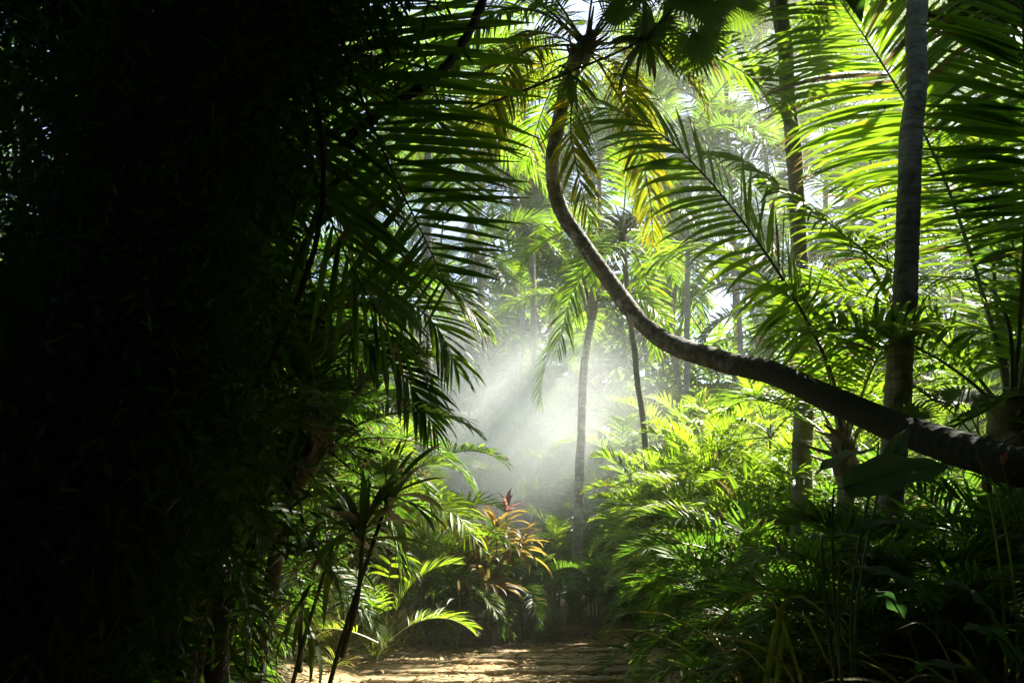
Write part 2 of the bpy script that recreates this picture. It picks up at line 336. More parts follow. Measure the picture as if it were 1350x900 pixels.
def set_fronds(parent, rng, fam, n, top, elevs=None, scale=1.0, az0=None, name='frond', spread=.06, sj=.12, arcs=None):
    keys = sorted(fam.keys())
    for i in range(n):
        e = (elevs[0]+(elevs[1]-elevs[0])*(i+.5)/n) if elevs else keys[-1]+(keys[0]-keys[-1])*(i+.5)/n
        k = min(keys, key=lambda q: abs(q-e-rng.normal(0, 8)))
        me = fam[k][rng.integers(len(fam[k]))]
        a = (az0 or 0)+i*2.39996+rng.normal(0, .25)
        if arcs is not None: a = R(rng.uniform(*arcs))
        off = np.array([math.cos(a), math.sin(a), 0])*spread+np.array([0, 0, -spread*2*(1-(k+40)/120)])
        obj(name, me, parent, np.asarray(top)+off, (rng.normal(0, .1), rng.normal(0, .08), a), scale*rng.uniform(1-sj, 1+sj*.6))
def trunk_mesh(rng, pts, r0, r1, mat, sides=16, flare=.35, rings=.02, name='trunk', step=.15):
    """a trunk with leaf scar rings; step is the spacing of stations along it"""
    pts = np.asarray(pts, float); n = int(np.clip(np.linalg.norm(np.diff(pts, axis=0), axis=1).sum()/step, 30, 700)); path = resample(pts, n); q = np.linspace(0, 1, n)
    sl = q*n*step; ph = np.cumsum(rng.uniform(.7, 1.3, n))*step/.10
    rad = r0+(r1-r0)*q
    lump = np.interp(sl, np.arange(0, sl[-1]+1, .45), rng.normal(0, .035, len(np.arange(0, sl[-1]+1, .45))))
    rad = rad*(1+flare*np.exp(-sl*2.2))*(1+rings*(1-2*(ph % 1))+lump)
    path = path+np.stack([np.interp(sl, np.arange(0, sl[-1]+1, .6), rng.normal(0, .010, len(np.arange(0, sl[-1]+1, .6)))) for _ in range(3)], 1)
    mb = MB(); tube(mb, path, rad, sides, 0, rng, .010); return mb.mesh(name, [mat]), path
def palm(label, base, pts, r0, r1, fam, n, bark='bark', group=None, elevs=None, fscale=1., seed=0, az0=0., flare=.35, rings=.02, sheath=True, step=.15, arcs=None, name='palm_tree', cat='palm tree'):
    """pts are world points along the trunk, the last is the crown"""
    rng = np.random.default_rng(seed+100); b = np.asarray(base, float)
    o = thing(name, label, cat, b, group)
    pp = np.vstack([np.asarray(pts, float)])-b
    me, path = trunk_mesh(rng, pp, r0, r1, bark, flare=flare, rings=rings, step=step); obj('trunk', me, o)
    top = pp[-1]
    if sheath:
        mb = MB(); d = nrm(path[-1]-path[-4]); z = np.linspace(-.45, .25, 14)[:, None]*d+top
        tube(mb, z, r1*np.interp(np.linspace(0, 1, 14), [0, .3, .7, 1], [1.02, 1.7, 1.5, .5]), 12, 0, rng, .07)
        for k in range(16):
            a = rng.uniform(0, 6.28); e = math.radians(rng.uniform(20, 65)); dr = np.array([math.cos(a)*math.cos(e), math.sin(a)*math.cos(e), math.sin(e)])
            s = top+d*rng.uniform(-.35, .1); tube(mb, [s+dr*t for t in (0, .1, .2, rng.uniform(.25, .5))], [r1*.6, r1*.42, r1*.3, r1*.12], 5, 0)
        obj('leaf_sheath', mb.mesh('leaf_sheath', ['fibre']), o)
    if fam is not None and n: set_fronds(o, rng, fam, n, top, elevs, fscale, az0, arcs=arcs)
    return o
def hero(parent, pts, nl, ll, w, N0, mats=('coco', 'rib'), seed=1, **kw):
    """a frond of its own: pts in world space"""
    rng = np.random.default_rng(seed); b = np.array(parent.location)
    me = frond(rng, np.asarray(pts, float)-b, nl, ll, w, N0=N0, **kw).mesh('frond', list(mats))
    return obj('frond', me, parent)
def areca(label, px, Y, h, canes, fr, fam, seed, group=None, scale=1.0, spread=.35, X=None, name='areca_palm', cat='palm clump', elevs=(78, 8)):
    rng = np.random.default_rng(seed); x = GX(px, Y) if X is None else X
    o = thing(name, label, cat, (x, Y, ground_z(x, Y)), group)
    for k in range(canes):
        a = rng.uniform(0, 6.28); d = spread*math.sqrt(rng.random()); bx = np.array([math.cos(a)*d, math.sin(a)*d, -.05])
        hh = h*rng.uniform(.35, 1.0); lean = rng.uniform(.05, .28)
        top = bx+np.array([math.cos(a)*lean*hh, math.sin(a)*lean*hh, hh])
        mid = (bx+top)/2+np.array([math.cos(a), math.sin(a), 0])*(-.05*hh)
        mb = MB(); tube(mb, resample([bx, mid, top], 14), np.linspace(.022, .014, 14)*scale, 6, 0); obj('cane', mb.mesh('cane', ['cane']), o)
        set_fronds(o, rng, fam, fr, top, elevs, scale, az0=rng.uniform(0, 6), spread=.02)
    return o

# ------------------------------------------------------------------ ground
def path_c(y): return -.12+.0*y
def ground_z(x, y):
    x = np.asarray(x, float); y = np.asarray(y, float)
    left = path_c(y)-1.75+.25*np.sin(y*.9); right = path_c(y)+1.75+.2*np.sin(y*1.1+1)
    dl = np.clip(left-x, 0, 3); dr = np.clip(x-right, 0, 3)
    z = .30*(1-np.exp(-dl*1.6))+.22*(1-np.exp(-dr*1.8))
    z = z+.10*np.exp(-((x+1.75)**2/.35+(y-12.3)**2/1.2))+.05*np.sin(x*1.7+y*.8)*np.clip(dl+dr, 0, 1)
    end = np.clip((y-14.0)/2, 0, 1); z = z+.18*end
    return z*np.clip((60-np.hypot(x, y))/25, 0, 1)
gx = np.concatenate([[-1500, -500, -160, -70, -40, -25, -16], np.arange(-11, 11.01, .12), [16, 25, 40, 70, 160, 500, 1500]])
gy = np.concatenate([[-1500, -400, -100, -40, -20, -8], np.arange(-2, 20.01, .12), [23, 27, 33, 42, 60, 100, 200, 500, 1500]])
XX, YY = np.meshgrid(gx, gy); rg = np.random.default_rng(3)
ZZ = ground_z(XX, YY)+np.where((np.abs(XX) < 12) & (YY > -3) & (YY < 21), rg.normal(0, .007, XX.shape), 0)
mb = MB(); V = np.stack([XX, YY, ZZ], -1); nx = len(gx); ny = len(gy)
ii, jj = np.meshgrid(np.arange(ny-1), np.arange(nx-1), indexing='ij'); a = ii*nx+jj
mb.add(V, np.stack([a, a+1, a+nx+1, a+nx], -1))
def sand_mat():
    m, N, L = newmat('sandy_soil')
    out = N.new('ShaderNodeOutputMaterial'); pb = N.new('ShaderNodeBsdfPrincipled'); geo = N.new('ShaderNodeNewGeometry')
    n1 = N.new('ShaderNodeTexNoise'); n1.inputs['Scale'].default_value = 1.3; n1.inputs['Detail'].default_value = 10; n1.inputs['Roughness'].default_value = .7
    n2 = N.new('ShaderNodeTexNoise'); n2.inputs['Scale'].default_value = 28; n2.inputs['Detail'].default_value = 6
    L.new(geo.outputs['Position'], n1.inputs['Vector']); L.new(geo.outputs['Position'], n2.inputs['Vector'])
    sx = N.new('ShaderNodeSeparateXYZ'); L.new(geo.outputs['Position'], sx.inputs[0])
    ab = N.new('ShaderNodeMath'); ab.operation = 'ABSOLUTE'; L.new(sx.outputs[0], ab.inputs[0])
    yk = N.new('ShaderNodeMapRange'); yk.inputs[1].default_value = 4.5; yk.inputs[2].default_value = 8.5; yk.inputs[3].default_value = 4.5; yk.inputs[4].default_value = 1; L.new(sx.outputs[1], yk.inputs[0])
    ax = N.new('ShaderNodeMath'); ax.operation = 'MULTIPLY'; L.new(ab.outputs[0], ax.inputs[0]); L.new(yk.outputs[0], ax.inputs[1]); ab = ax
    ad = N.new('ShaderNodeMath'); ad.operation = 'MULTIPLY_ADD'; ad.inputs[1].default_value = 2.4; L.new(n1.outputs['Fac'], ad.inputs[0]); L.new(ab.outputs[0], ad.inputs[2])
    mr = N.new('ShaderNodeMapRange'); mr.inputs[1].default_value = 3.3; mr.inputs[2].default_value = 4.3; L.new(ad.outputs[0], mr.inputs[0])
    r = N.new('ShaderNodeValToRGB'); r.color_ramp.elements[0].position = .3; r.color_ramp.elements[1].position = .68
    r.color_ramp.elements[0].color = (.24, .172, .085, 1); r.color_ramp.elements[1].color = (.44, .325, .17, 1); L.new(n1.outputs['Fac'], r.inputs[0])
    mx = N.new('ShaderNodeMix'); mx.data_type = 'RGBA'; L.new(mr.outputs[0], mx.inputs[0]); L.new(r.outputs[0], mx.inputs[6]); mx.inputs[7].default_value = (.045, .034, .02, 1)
    L.new(mx.outputs[2], pb.inputs['Base Color']); pb.inputs['Roughness'].default_value = .95; pb.inputs['Specular IOR Level'].default_value = .2
    ah = N.new('ShaderNodeMath'); ah.operation = 'MULTIPLY_ADD'; ah.inputs[1].default_value = .4; L.new(n2.outputs['Fac'], ah.inputs[0]); L.new(n1.outputs['Fac'], ah.inputs[2])
    bp = N.new('ShaderNodeBump'); bp.inputs['Strength'].default_value = .8; bp.inputs['Distance'].default_value = .06; L.new(ah.outputs[0], bp.inputs['Height']); L.new(bp.outputs[0], pb.inputs['Normal'])
    L.new(pb.outputs[0], out.inputs[0]); return m
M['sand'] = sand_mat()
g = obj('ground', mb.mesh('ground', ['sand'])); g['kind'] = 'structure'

# planks laid across the path, half sunk in the sand
rng = np.random.default_rng(12)
bw = thing('boardwalk', 'weathered wooden planks laid crosswise and half sunk in the sandy path', 'boardwalk', (0, 10, 0))
y = 8.0
while y < 13.9:
    wd = rng.uniform(.20, .30); x0 = -1.75+rng.normal(0, .18); x1 = 1.75+rng.normal(0, .12); z = -.018+rng.normal(0, .006)
    b = MB(); n = 30
    xs = np.linspace(x0, x1, n); sag = .012*np.sin(xs*2.3+rng.uniform(0, 6))
    cs = [(-.5, -.05), (-.5, .030), (-.46, .045), (-.2, .05), (.2, .05), (.46, .045), (.5, .030), (.5, -.05), (-.5, -.05)]
    Vp = np.array([[[xx, yy*wd+.012*math.sin(xx*3+y), zz+sag[i]+rng.normal(0, .003)] for (yy, zz) in cs] for i, xx in enumerate(xs)])
    b.add(Vp, grid_faces(1, n-1, 9))
    for e in (0, n-1):
        o_ = Vp[e]; b.add([o_[0], o_[1], o_[6], o_[7], o_[2], o_[3], o_[4], o_[5]], [[0, 1, 2, 3], [1, 4, 7, 2], [4, 5, 6, 7]])
    obj('plank', b.mesh('plank', ['wood'], smooth=False), bw, (0, y-10+wd/2, z), (rng.normal(0, .01), 0, rng.normal(0, .018)))
    y += wd+rng.uniform(.35, .75)

# stone ball in its ring stand, pink stone block beside the palm foot
bx = GX(735, 14.0)
sb = thing('stone_ball', 'round weathered stone ball on a low ring stand beside the palm foot', 'stone ball', (bx, 14.0, float(ground_z(bx, 14.0))))
b = MB(); th = np.linspace(0, 6.2832, 25); ph = np.linspace(-1.5708, 1.5708, 15)
b.add(np.stack([np.cos(ph)[:, None]*np.cos(th)[None]*.16, np.cos(ph)[:, None]*np.sin(th)[None]*.16, np.sin(ph)[:, None]*.16+.36+0*th[None]], -1)*(1+.012*rng.normal(size=(15, 1, 1))*0), grid_faces(1, 14, 25))
obj('ball', b.mesh('ball', ['stone']), sb)
b = MB(); pr = np.array([(.001, 0), (.13, 0), (.14, .04), (.07, .08), (.06, .15), (.10, .19), (.17, .21), (.18, .235), (.15, .25), (.10, .235), (.001, .22)])
b.add(np.stack([pr[:, 0][:, None]*np.cos(th), pr[:, 0][:, None]*np.sin(th), pr[:, 1][:, None]+0*th], -1), grid_faces(1, len(pr)-1, 25)); obj('stand', b.mesh('stand', ['stone']), sb)
bx = GX(754, 14.5)+.02
b = MB(); tube(b, [(0, 0, -.1), (0, 0, .0), (0, 0, .10), (0, 0, .13), (0, 0, .131)], [.24, .24, .235, .21, .001], 9, 0, rng, .05)
o = obj('stone_block', b.mesh('stone_block', ['pink_stone'], smooth=False), None, (bx, 14.7, float(ground_z(bx, 14.7))+.01)); o['label'] = 'low pinkish stone slab set in the sand in front of the palm foot'; o['category'] = 'stone'

# ------------------------------------------------------------------ dark left side
def broad_tree(label, base, trunk_pts, r0, blobs, seed, leaf=(.24, .085), mat='tree', limbs=7, group=None, per=10, dens=1):
    rng = np.random.default_rng(seed); b = np.asarray(base, float); o = thing('broadleaf_tree', label, 'tree', b, group)
    tp = np.asarray(trunk_pts, float)-b; path = resample(tp, 30); mb = MB(); tube(mb, path, np.linspace(r0*1.3, r0*.4, 30), 12, 0, rng, .05)
    for k in range(limbs):
        c = np.asarray(blobs[k % len(blobs)][0])-b; s = path[rng.integers(8, 28)]; e = c+rng.normal(0, .3, 3)
        tube(mb, resample([s, (s+e)/2+rng.normal(0, .25, 3), e], 14), np.linspace(r0*.4, .012, 14), 7, 0, rng, .05)
    obj('trunk', mb.mesh('trunk', ['barkd']), o)
    mb = MB(); leaf_cloud(mb, rng, [(np.asarray(c)-b, r, int(n*dens)) for c, r, n in blobs], leaf[0], leaf[1], per=per)
    obj('crown', mb.mesh('crown', [mat]), o); return o
Z0 = lambda x, y: float(ground_z(x, y))
def pb_(px, Y): x = GX(px, Y); return np.array([x, Y, Z0(x, Y)-.05])

b = pb_(238, 9.6)
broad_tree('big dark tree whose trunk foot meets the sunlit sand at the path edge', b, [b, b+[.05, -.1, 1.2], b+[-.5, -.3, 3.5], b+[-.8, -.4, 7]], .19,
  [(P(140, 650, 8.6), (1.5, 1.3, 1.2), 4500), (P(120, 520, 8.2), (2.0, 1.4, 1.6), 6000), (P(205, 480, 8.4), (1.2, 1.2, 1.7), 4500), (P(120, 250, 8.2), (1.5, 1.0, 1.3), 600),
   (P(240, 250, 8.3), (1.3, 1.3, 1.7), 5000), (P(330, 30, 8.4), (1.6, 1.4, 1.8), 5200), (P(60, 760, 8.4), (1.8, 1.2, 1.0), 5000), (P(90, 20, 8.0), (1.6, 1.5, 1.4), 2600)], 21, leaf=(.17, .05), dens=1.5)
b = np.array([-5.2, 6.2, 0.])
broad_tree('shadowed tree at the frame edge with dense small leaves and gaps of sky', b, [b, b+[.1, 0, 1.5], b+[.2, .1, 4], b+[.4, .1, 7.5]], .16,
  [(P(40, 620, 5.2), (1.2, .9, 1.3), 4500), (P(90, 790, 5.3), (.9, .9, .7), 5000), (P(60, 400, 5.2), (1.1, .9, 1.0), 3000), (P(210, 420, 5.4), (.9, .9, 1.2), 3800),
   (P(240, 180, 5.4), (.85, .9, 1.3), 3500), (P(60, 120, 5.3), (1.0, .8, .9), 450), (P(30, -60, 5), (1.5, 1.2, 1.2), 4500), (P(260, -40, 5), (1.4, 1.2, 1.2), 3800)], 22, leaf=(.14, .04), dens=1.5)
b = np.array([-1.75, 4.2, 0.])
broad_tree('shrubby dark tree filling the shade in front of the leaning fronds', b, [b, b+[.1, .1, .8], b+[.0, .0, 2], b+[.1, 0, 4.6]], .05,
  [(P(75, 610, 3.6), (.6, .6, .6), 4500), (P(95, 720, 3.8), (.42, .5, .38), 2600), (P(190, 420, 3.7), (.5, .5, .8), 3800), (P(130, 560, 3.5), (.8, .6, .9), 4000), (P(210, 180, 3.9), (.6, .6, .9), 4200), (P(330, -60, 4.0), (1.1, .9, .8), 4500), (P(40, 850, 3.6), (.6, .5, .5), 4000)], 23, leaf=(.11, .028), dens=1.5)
# unseen trees added round the viewpoint to block sky light on the left side
for k, (x, y_, z, r, n, lab) in enumerate([(-3.5, .5, 8.0, (4.4, 3.0, 1.6), 26000, 'unseen dark tree added above the viewpoint to block sky light'),
                                         (3.6, -1.5, 7.2, (4.4, 3.0, 1.6), 26000, 'unseen dark tree added over the verge to block sky light'),
                                         (-.5, -6.5, 5.5, (8.0, 2.0, 5.0), 34000, 'unseen dense tree added behind the viewpoint to block sky light'),
                                         (-9., -1.0, 5.5, (2.5, 5.5, 5.5), 30000, 'unseen dense tree added left of the viewpoint to block sky light'),
                                         (9.5, -1.0, 4.2, (2.5, 4.6, 4.4), 26000, 'unseen dense tree added right of the viewpoint to block light from open ground')]):
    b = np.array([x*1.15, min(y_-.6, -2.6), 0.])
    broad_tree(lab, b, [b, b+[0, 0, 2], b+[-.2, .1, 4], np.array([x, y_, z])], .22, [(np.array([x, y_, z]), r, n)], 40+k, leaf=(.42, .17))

b = np.array([8.2, 7.0, 0.])  # unseen tree, leaf masses set in the sun's path to darken the foreground
broad_tree('unseen tree added beyond the frame edge with leaf masses placed to cast shade', b, [b, b+[-.1, 0, 3], b+[-.6, .2, 7], b+[-2.2, .6, 9.6]], .2,
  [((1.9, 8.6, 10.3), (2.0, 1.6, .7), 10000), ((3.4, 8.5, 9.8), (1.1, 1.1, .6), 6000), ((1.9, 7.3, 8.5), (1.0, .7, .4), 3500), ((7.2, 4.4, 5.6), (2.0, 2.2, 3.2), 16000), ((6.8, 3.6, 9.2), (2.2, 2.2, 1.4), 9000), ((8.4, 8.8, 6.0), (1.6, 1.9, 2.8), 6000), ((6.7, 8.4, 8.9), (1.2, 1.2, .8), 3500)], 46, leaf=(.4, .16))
b = np.array([-5.5, -2.8, 0.])  # unseen crown added overhead to keep light off the left side
broad_tree('unseen wide tree added over the path to block light from overhead', b, [b, b+[.2, 0, 3], b+[.8, 1.5, 6.5], b+[2.5, 4, 8.6]], .24,
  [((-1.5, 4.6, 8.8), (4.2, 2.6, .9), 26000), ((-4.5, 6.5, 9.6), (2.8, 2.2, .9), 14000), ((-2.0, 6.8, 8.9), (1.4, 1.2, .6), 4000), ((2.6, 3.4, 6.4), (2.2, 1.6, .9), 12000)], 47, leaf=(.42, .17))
# left palm with the great hanging fronds
b = np.array([GX(215, 5.0)-.1, 5.2, 0.])
crown = P(385, -120, 5.0)
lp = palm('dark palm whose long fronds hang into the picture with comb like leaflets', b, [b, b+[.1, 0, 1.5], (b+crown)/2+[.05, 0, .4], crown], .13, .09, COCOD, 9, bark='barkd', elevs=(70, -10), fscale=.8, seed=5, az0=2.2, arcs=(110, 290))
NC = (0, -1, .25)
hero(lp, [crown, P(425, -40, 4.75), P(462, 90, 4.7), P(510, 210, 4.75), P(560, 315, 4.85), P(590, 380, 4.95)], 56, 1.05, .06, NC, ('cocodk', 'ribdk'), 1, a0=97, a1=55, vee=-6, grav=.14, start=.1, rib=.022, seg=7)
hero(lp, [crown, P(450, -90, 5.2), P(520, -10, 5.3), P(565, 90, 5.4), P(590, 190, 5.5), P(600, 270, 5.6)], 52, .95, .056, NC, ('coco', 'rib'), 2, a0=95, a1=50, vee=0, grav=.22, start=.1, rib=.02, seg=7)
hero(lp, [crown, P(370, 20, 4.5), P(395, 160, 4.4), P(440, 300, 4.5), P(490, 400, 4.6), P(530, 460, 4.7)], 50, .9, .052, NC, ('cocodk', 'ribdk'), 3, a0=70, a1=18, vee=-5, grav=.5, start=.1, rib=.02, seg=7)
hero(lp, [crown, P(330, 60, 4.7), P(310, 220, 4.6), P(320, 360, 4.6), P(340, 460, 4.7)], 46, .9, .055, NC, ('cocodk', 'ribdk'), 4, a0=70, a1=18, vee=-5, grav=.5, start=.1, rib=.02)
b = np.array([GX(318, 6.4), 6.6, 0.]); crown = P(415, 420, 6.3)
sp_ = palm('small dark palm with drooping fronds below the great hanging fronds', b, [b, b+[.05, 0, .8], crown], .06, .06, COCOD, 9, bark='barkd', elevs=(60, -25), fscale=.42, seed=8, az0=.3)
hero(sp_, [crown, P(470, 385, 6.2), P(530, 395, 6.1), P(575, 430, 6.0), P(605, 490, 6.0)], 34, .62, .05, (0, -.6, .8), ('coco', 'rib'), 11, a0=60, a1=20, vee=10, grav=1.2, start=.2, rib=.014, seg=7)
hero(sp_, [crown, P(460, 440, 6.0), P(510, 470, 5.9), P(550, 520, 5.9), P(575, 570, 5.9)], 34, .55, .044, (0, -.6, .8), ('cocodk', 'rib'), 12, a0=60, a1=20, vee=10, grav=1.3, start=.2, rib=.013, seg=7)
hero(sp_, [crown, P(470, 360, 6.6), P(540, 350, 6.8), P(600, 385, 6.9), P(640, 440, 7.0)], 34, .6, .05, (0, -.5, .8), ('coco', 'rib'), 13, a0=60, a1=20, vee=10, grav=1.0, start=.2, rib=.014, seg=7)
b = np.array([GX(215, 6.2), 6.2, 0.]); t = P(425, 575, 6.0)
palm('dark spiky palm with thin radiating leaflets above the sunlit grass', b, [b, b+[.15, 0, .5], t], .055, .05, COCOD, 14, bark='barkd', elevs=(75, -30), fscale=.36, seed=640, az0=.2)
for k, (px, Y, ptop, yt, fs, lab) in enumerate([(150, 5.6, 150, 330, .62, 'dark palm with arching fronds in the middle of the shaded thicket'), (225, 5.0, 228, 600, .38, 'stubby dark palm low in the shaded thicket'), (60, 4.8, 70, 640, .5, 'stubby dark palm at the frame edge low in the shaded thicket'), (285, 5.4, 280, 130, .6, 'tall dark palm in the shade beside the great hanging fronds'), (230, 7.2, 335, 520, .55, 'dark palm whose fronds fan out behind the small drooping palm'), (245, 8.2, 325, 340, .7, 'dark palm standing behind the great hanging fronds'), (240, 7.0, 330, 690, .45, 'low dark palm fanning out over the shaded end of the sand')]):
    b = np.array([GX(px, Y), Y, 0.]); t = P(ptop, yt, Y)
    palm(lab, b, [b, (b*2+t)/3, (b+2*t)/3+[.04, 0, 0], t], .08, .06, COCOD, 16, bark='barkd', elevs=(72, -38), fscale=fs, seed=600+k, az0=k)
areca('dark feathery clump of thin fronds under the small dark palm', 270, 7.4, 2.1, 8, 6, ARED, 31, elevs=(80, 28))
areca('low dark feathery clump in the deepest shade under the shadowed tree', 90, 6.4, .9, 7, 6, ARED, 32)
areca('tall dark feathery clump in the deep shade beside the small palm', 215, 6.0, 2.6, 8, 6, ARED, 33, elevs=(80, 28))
areca('sunlit yellow green feathery clump arching over the sand mound', 515, 12.8, 2.7, 9, 6, AREC, 34, scale=1.15, elevs=(80, 22))
areca('sunlit feathery clump in the mist edge behind the sand mound', 548, 13.4, 1.0, 7, 5, AREC, 35, scale=1.0)
areca('pale sunlit clump rising behind the dark hanging fronds', 450, 12.8, 2.4, 7, 6, AREC, 36, scale=1.2)
b = np.array([GX(500, 9.0), 9.2, .2])
yp = thing('areca_palm', 'young palm with one glowing yellow green frond drooping over the path edge', 'palm clump', b)
set_fronds(yp, np.random.default_rng(2), AREC, 5, (0, 0, .3), (75, 20), .8)
hero(yp, [b+[0, 0, .2], P(520, 720, 9.0), P(560, 675, 8.8), P(600, 678, 8.6), P(634, 722, 8.5)], 26, .50, .05, (0, -.4, .9), ('areca', 'rib'), 5, a0=75, a1=30, vee=0, grav=1.4, start=.3, rib=.012, seg=6)

def cordyline(label, base, top, K, l, w, mat, seed, bend=70, e=(-10, 80), stem_r=.016, group=None, name='cordyline', heads=(), cat='plant'):
    rng = np.random.default_rng(seed); b = np.asarray(base, float); o = thing(name, label, cat, b, group)
    tops = [np.asarray(top, float)]+[np.asarray(h, float) for h in heads]
    mb = MB(); lf = MB()
    for i, t in enumerate(tops):
        t = t-b; s = np.zeros(3) if i == 0 else (tops[0]-b)*.45
        tube(mb, resample([s, (s+t)/2+rng.normal(0, .04, 3), t], 16), np.linspace(stem_r, stem_r*.7, 16), 7, 0)
        blades(lf, rng, t+[0, 0, .02], K, l, w, e[0], e[1], bend, rise=.12, prof=(.22, .7, 1, .75, .03))
    obj('stem', mb.mesh('stem', ['cane']), o); obj('foliage', lf.mesh('foliage', [mat]), o); return o
b = pb_(395, 5.0); b[2] = 0
cordyline('broad leaved cordyline with a bronze tinted leaf in front of the glowing clump', b, P(512, 655, 5.0), 26, .54, .062, 'cord', 51, bend=48, e=(-15, 85), heads=(P(478, 700, 4.9),))
cordyline('dark cordyline with long leaves drooping against the sunlit grass', b+[-.25, .3, 0], P(440, 715, 5.3), 20, .5, .042, 'cord', 52, bend=75, e=(-50, 60), heads=(P(400, 790, 5.3),))
cordyline('golden red cordyline bush at the mist edge with yellow leaves', pb_(650, 13.2), P(655, 700, 13.2), 40, .7, .08, 'red', 53, bend=95, heads=(P(630, 735, 13.0), P(680, 725, 13.3), P(640, 770, 12.8)))
cordyline('pink tipped cordyline standing in the mist behind the golden bush', pb_(668, 13.9), P(668, 672, 13.9), 14, .42, .07, 'pink', 54, bend=60, e=(30, 85))
cordyline('low green cordyline on the path edge beside the sand mound', pb_(600, 12.4), P(605, 790, 12.4), 24, .5, .05, 'cord', 55, bend=90, heads=(P(570, 800, 12.2), P(640, 800, 12.6)))

def tuft(label, x, y_, K, l, w, mat, seed, e=(25, 88), bend=80, name='grass_tuft', group=None, cat='grass', n=1, spread=.2):
    rng = np.random.default_rng(seed); o = MB()
    for k in range(n):
        dx, dy = rng.normal(0, spread, 2) if n > 1 else (0, 0)
        blades(o, rng, (dx, dy, 0), K, l, w, e[0], e[1], bend, prof=(.7, 1, .9, .55, .04), seg=8)
    q = obj(name, o.mesh(name, [mat]), None, (x, y_, Z0(x, y_)-.02)); q['label'] = label; q['category'] = cat
    if group: q['group'] = group
    return q
for k, (px, Y, l, K, lab) in enumerate([(352, 10.3, .55, 60, 'tuft of arching grass at the shaded end of the sunlit sand'), (395, 10.6, .95, 60, 'tall sunlit grass tuft on the sand beneath the drooping dark leaves'),
        (440, 11.2, 1.1, 60, 'tall bright grass tuft behind the sunlit sand patch'), (475, 11.6, 1.0, 60, 'bright grass tuft between the sand patch and the mound'), (415, 9.9, .35, 40, 'short pale grass tuft at the front edge of the sunlit sand'), (520, 12.2, .5, 50, 'small grass tuft on top of the sand mound'),
        (300, 10.2, .5, 60, 'dry looking grass tuft beside the dark trunk foot')]):
    tuft(lab, GX(px, Y), Y, K, l, .022, 'grass' if k != 6 else 'dry', 60+k, n=3, spread=.28)

# ------------------------------------------------------------------ centre
b = pb_(757, 15.2)
c1 = palm('slender ringed palm trunk rising from the path end into the mist', b, [b, b+[.03, 0, .5], P(764, 650, 15.3), P(768, 520, 15.4), P(782, 395, 15.4)], .10, .075, COCO, 5, elevs=(60, -35), bark='barkg', fscale=.72, seed=3, flare=.55, az0=.4, rings=.03, step=.03)
hero(c1, [P(782, 395, 15.4), P(820, 330, 14.6), P(790, 330, 13.4), P(755, 385, 13.0), P(735, 460, 12.8)], 46, .95, .05, (0, -.5, .8), ('coco', 'rib'), 6, a0=60, a1=22, vee=5, grav=1.5, start=.25, rib=.02)
b = pb_(862, 14.0)
palm('thin brown palm trunk leaning left behind the bamboo palms', b, [b, P(852, 600, 14.), P(838, 480, 14.), P(828, 400, 14.), P(820, 300, 14.)], .062, .05, COCO, 9, seed=4, fscale=.7, flare=.2)
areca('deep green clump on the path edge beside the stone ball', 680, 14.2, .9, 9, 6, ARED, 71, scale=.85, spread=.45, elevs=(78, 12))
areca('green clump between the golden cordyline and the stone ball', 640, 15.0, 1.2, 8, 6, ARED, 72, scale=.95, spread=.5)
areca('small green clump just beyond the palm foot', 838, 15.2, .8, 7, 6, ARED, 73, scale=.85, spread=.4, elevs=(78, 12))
areca('tall palm clump veiled by the mist beside the dark fronds', 630, 19.5, 3.4, 9, 7, AREC, 76, scale=1.5, spread=.8)
areca('tall palm clump in the middle of the mist', 690, 21.0, 3.8, 9, 7, AREC, 77, scale=1.5, spread=.8)
areca('tall palm clump in the thinning mist behind the slender ringed trunk', 760, 21.5, 4.0, 9, 7, AREC, 78, scale=1.5, spread=.8)
areca('tall bright clump beyond the thin brown leaning trunk', 835, 23.0, 4.6, 9, 7, AREC, 79, scale=1.7, spread=.8)
areca('tall bright clump under the bend of the curved trunk far behind the bamboo palms', 905, 22.5, 4.8, 9, 7, AREC, 80, scale=1.7, spread=.8)
areca('green clump behind the stone ball in the mist', 715, 16.5, 1.5, 8, 6, AREC, 74, scale=1.0, spread=.5)
areca('bright clump behind the palm foot at the misty path end', 800, 17.0, 1.7, 8, 6, AREC, 75, scale=1.0, spread=.5)
MISTP = 'palms half lost in the mist'
for k, (px, Y, ptop, yt, lab) in enumerate([(640, 18.5, 632, 330, 'slim palm trunk fading into the mist beside the dark fronds'), (706, 20.0, 700, 300, 'slim palm in the mist between the two paler trunks'), (600, 21.0, 590, 380, 'palm standing behind the sunlit clump and veiled by mist')]):
    b = pb_(px, Y); t = P(ptop, yt, Y); palm(lab, b, [b, (b*2+t)/3, (b+2*t)/3+[.05, 0, 0], t], .11, .08, COCO, 6, seed=200+k, fscale=.7, group=MISTP, az0=k)

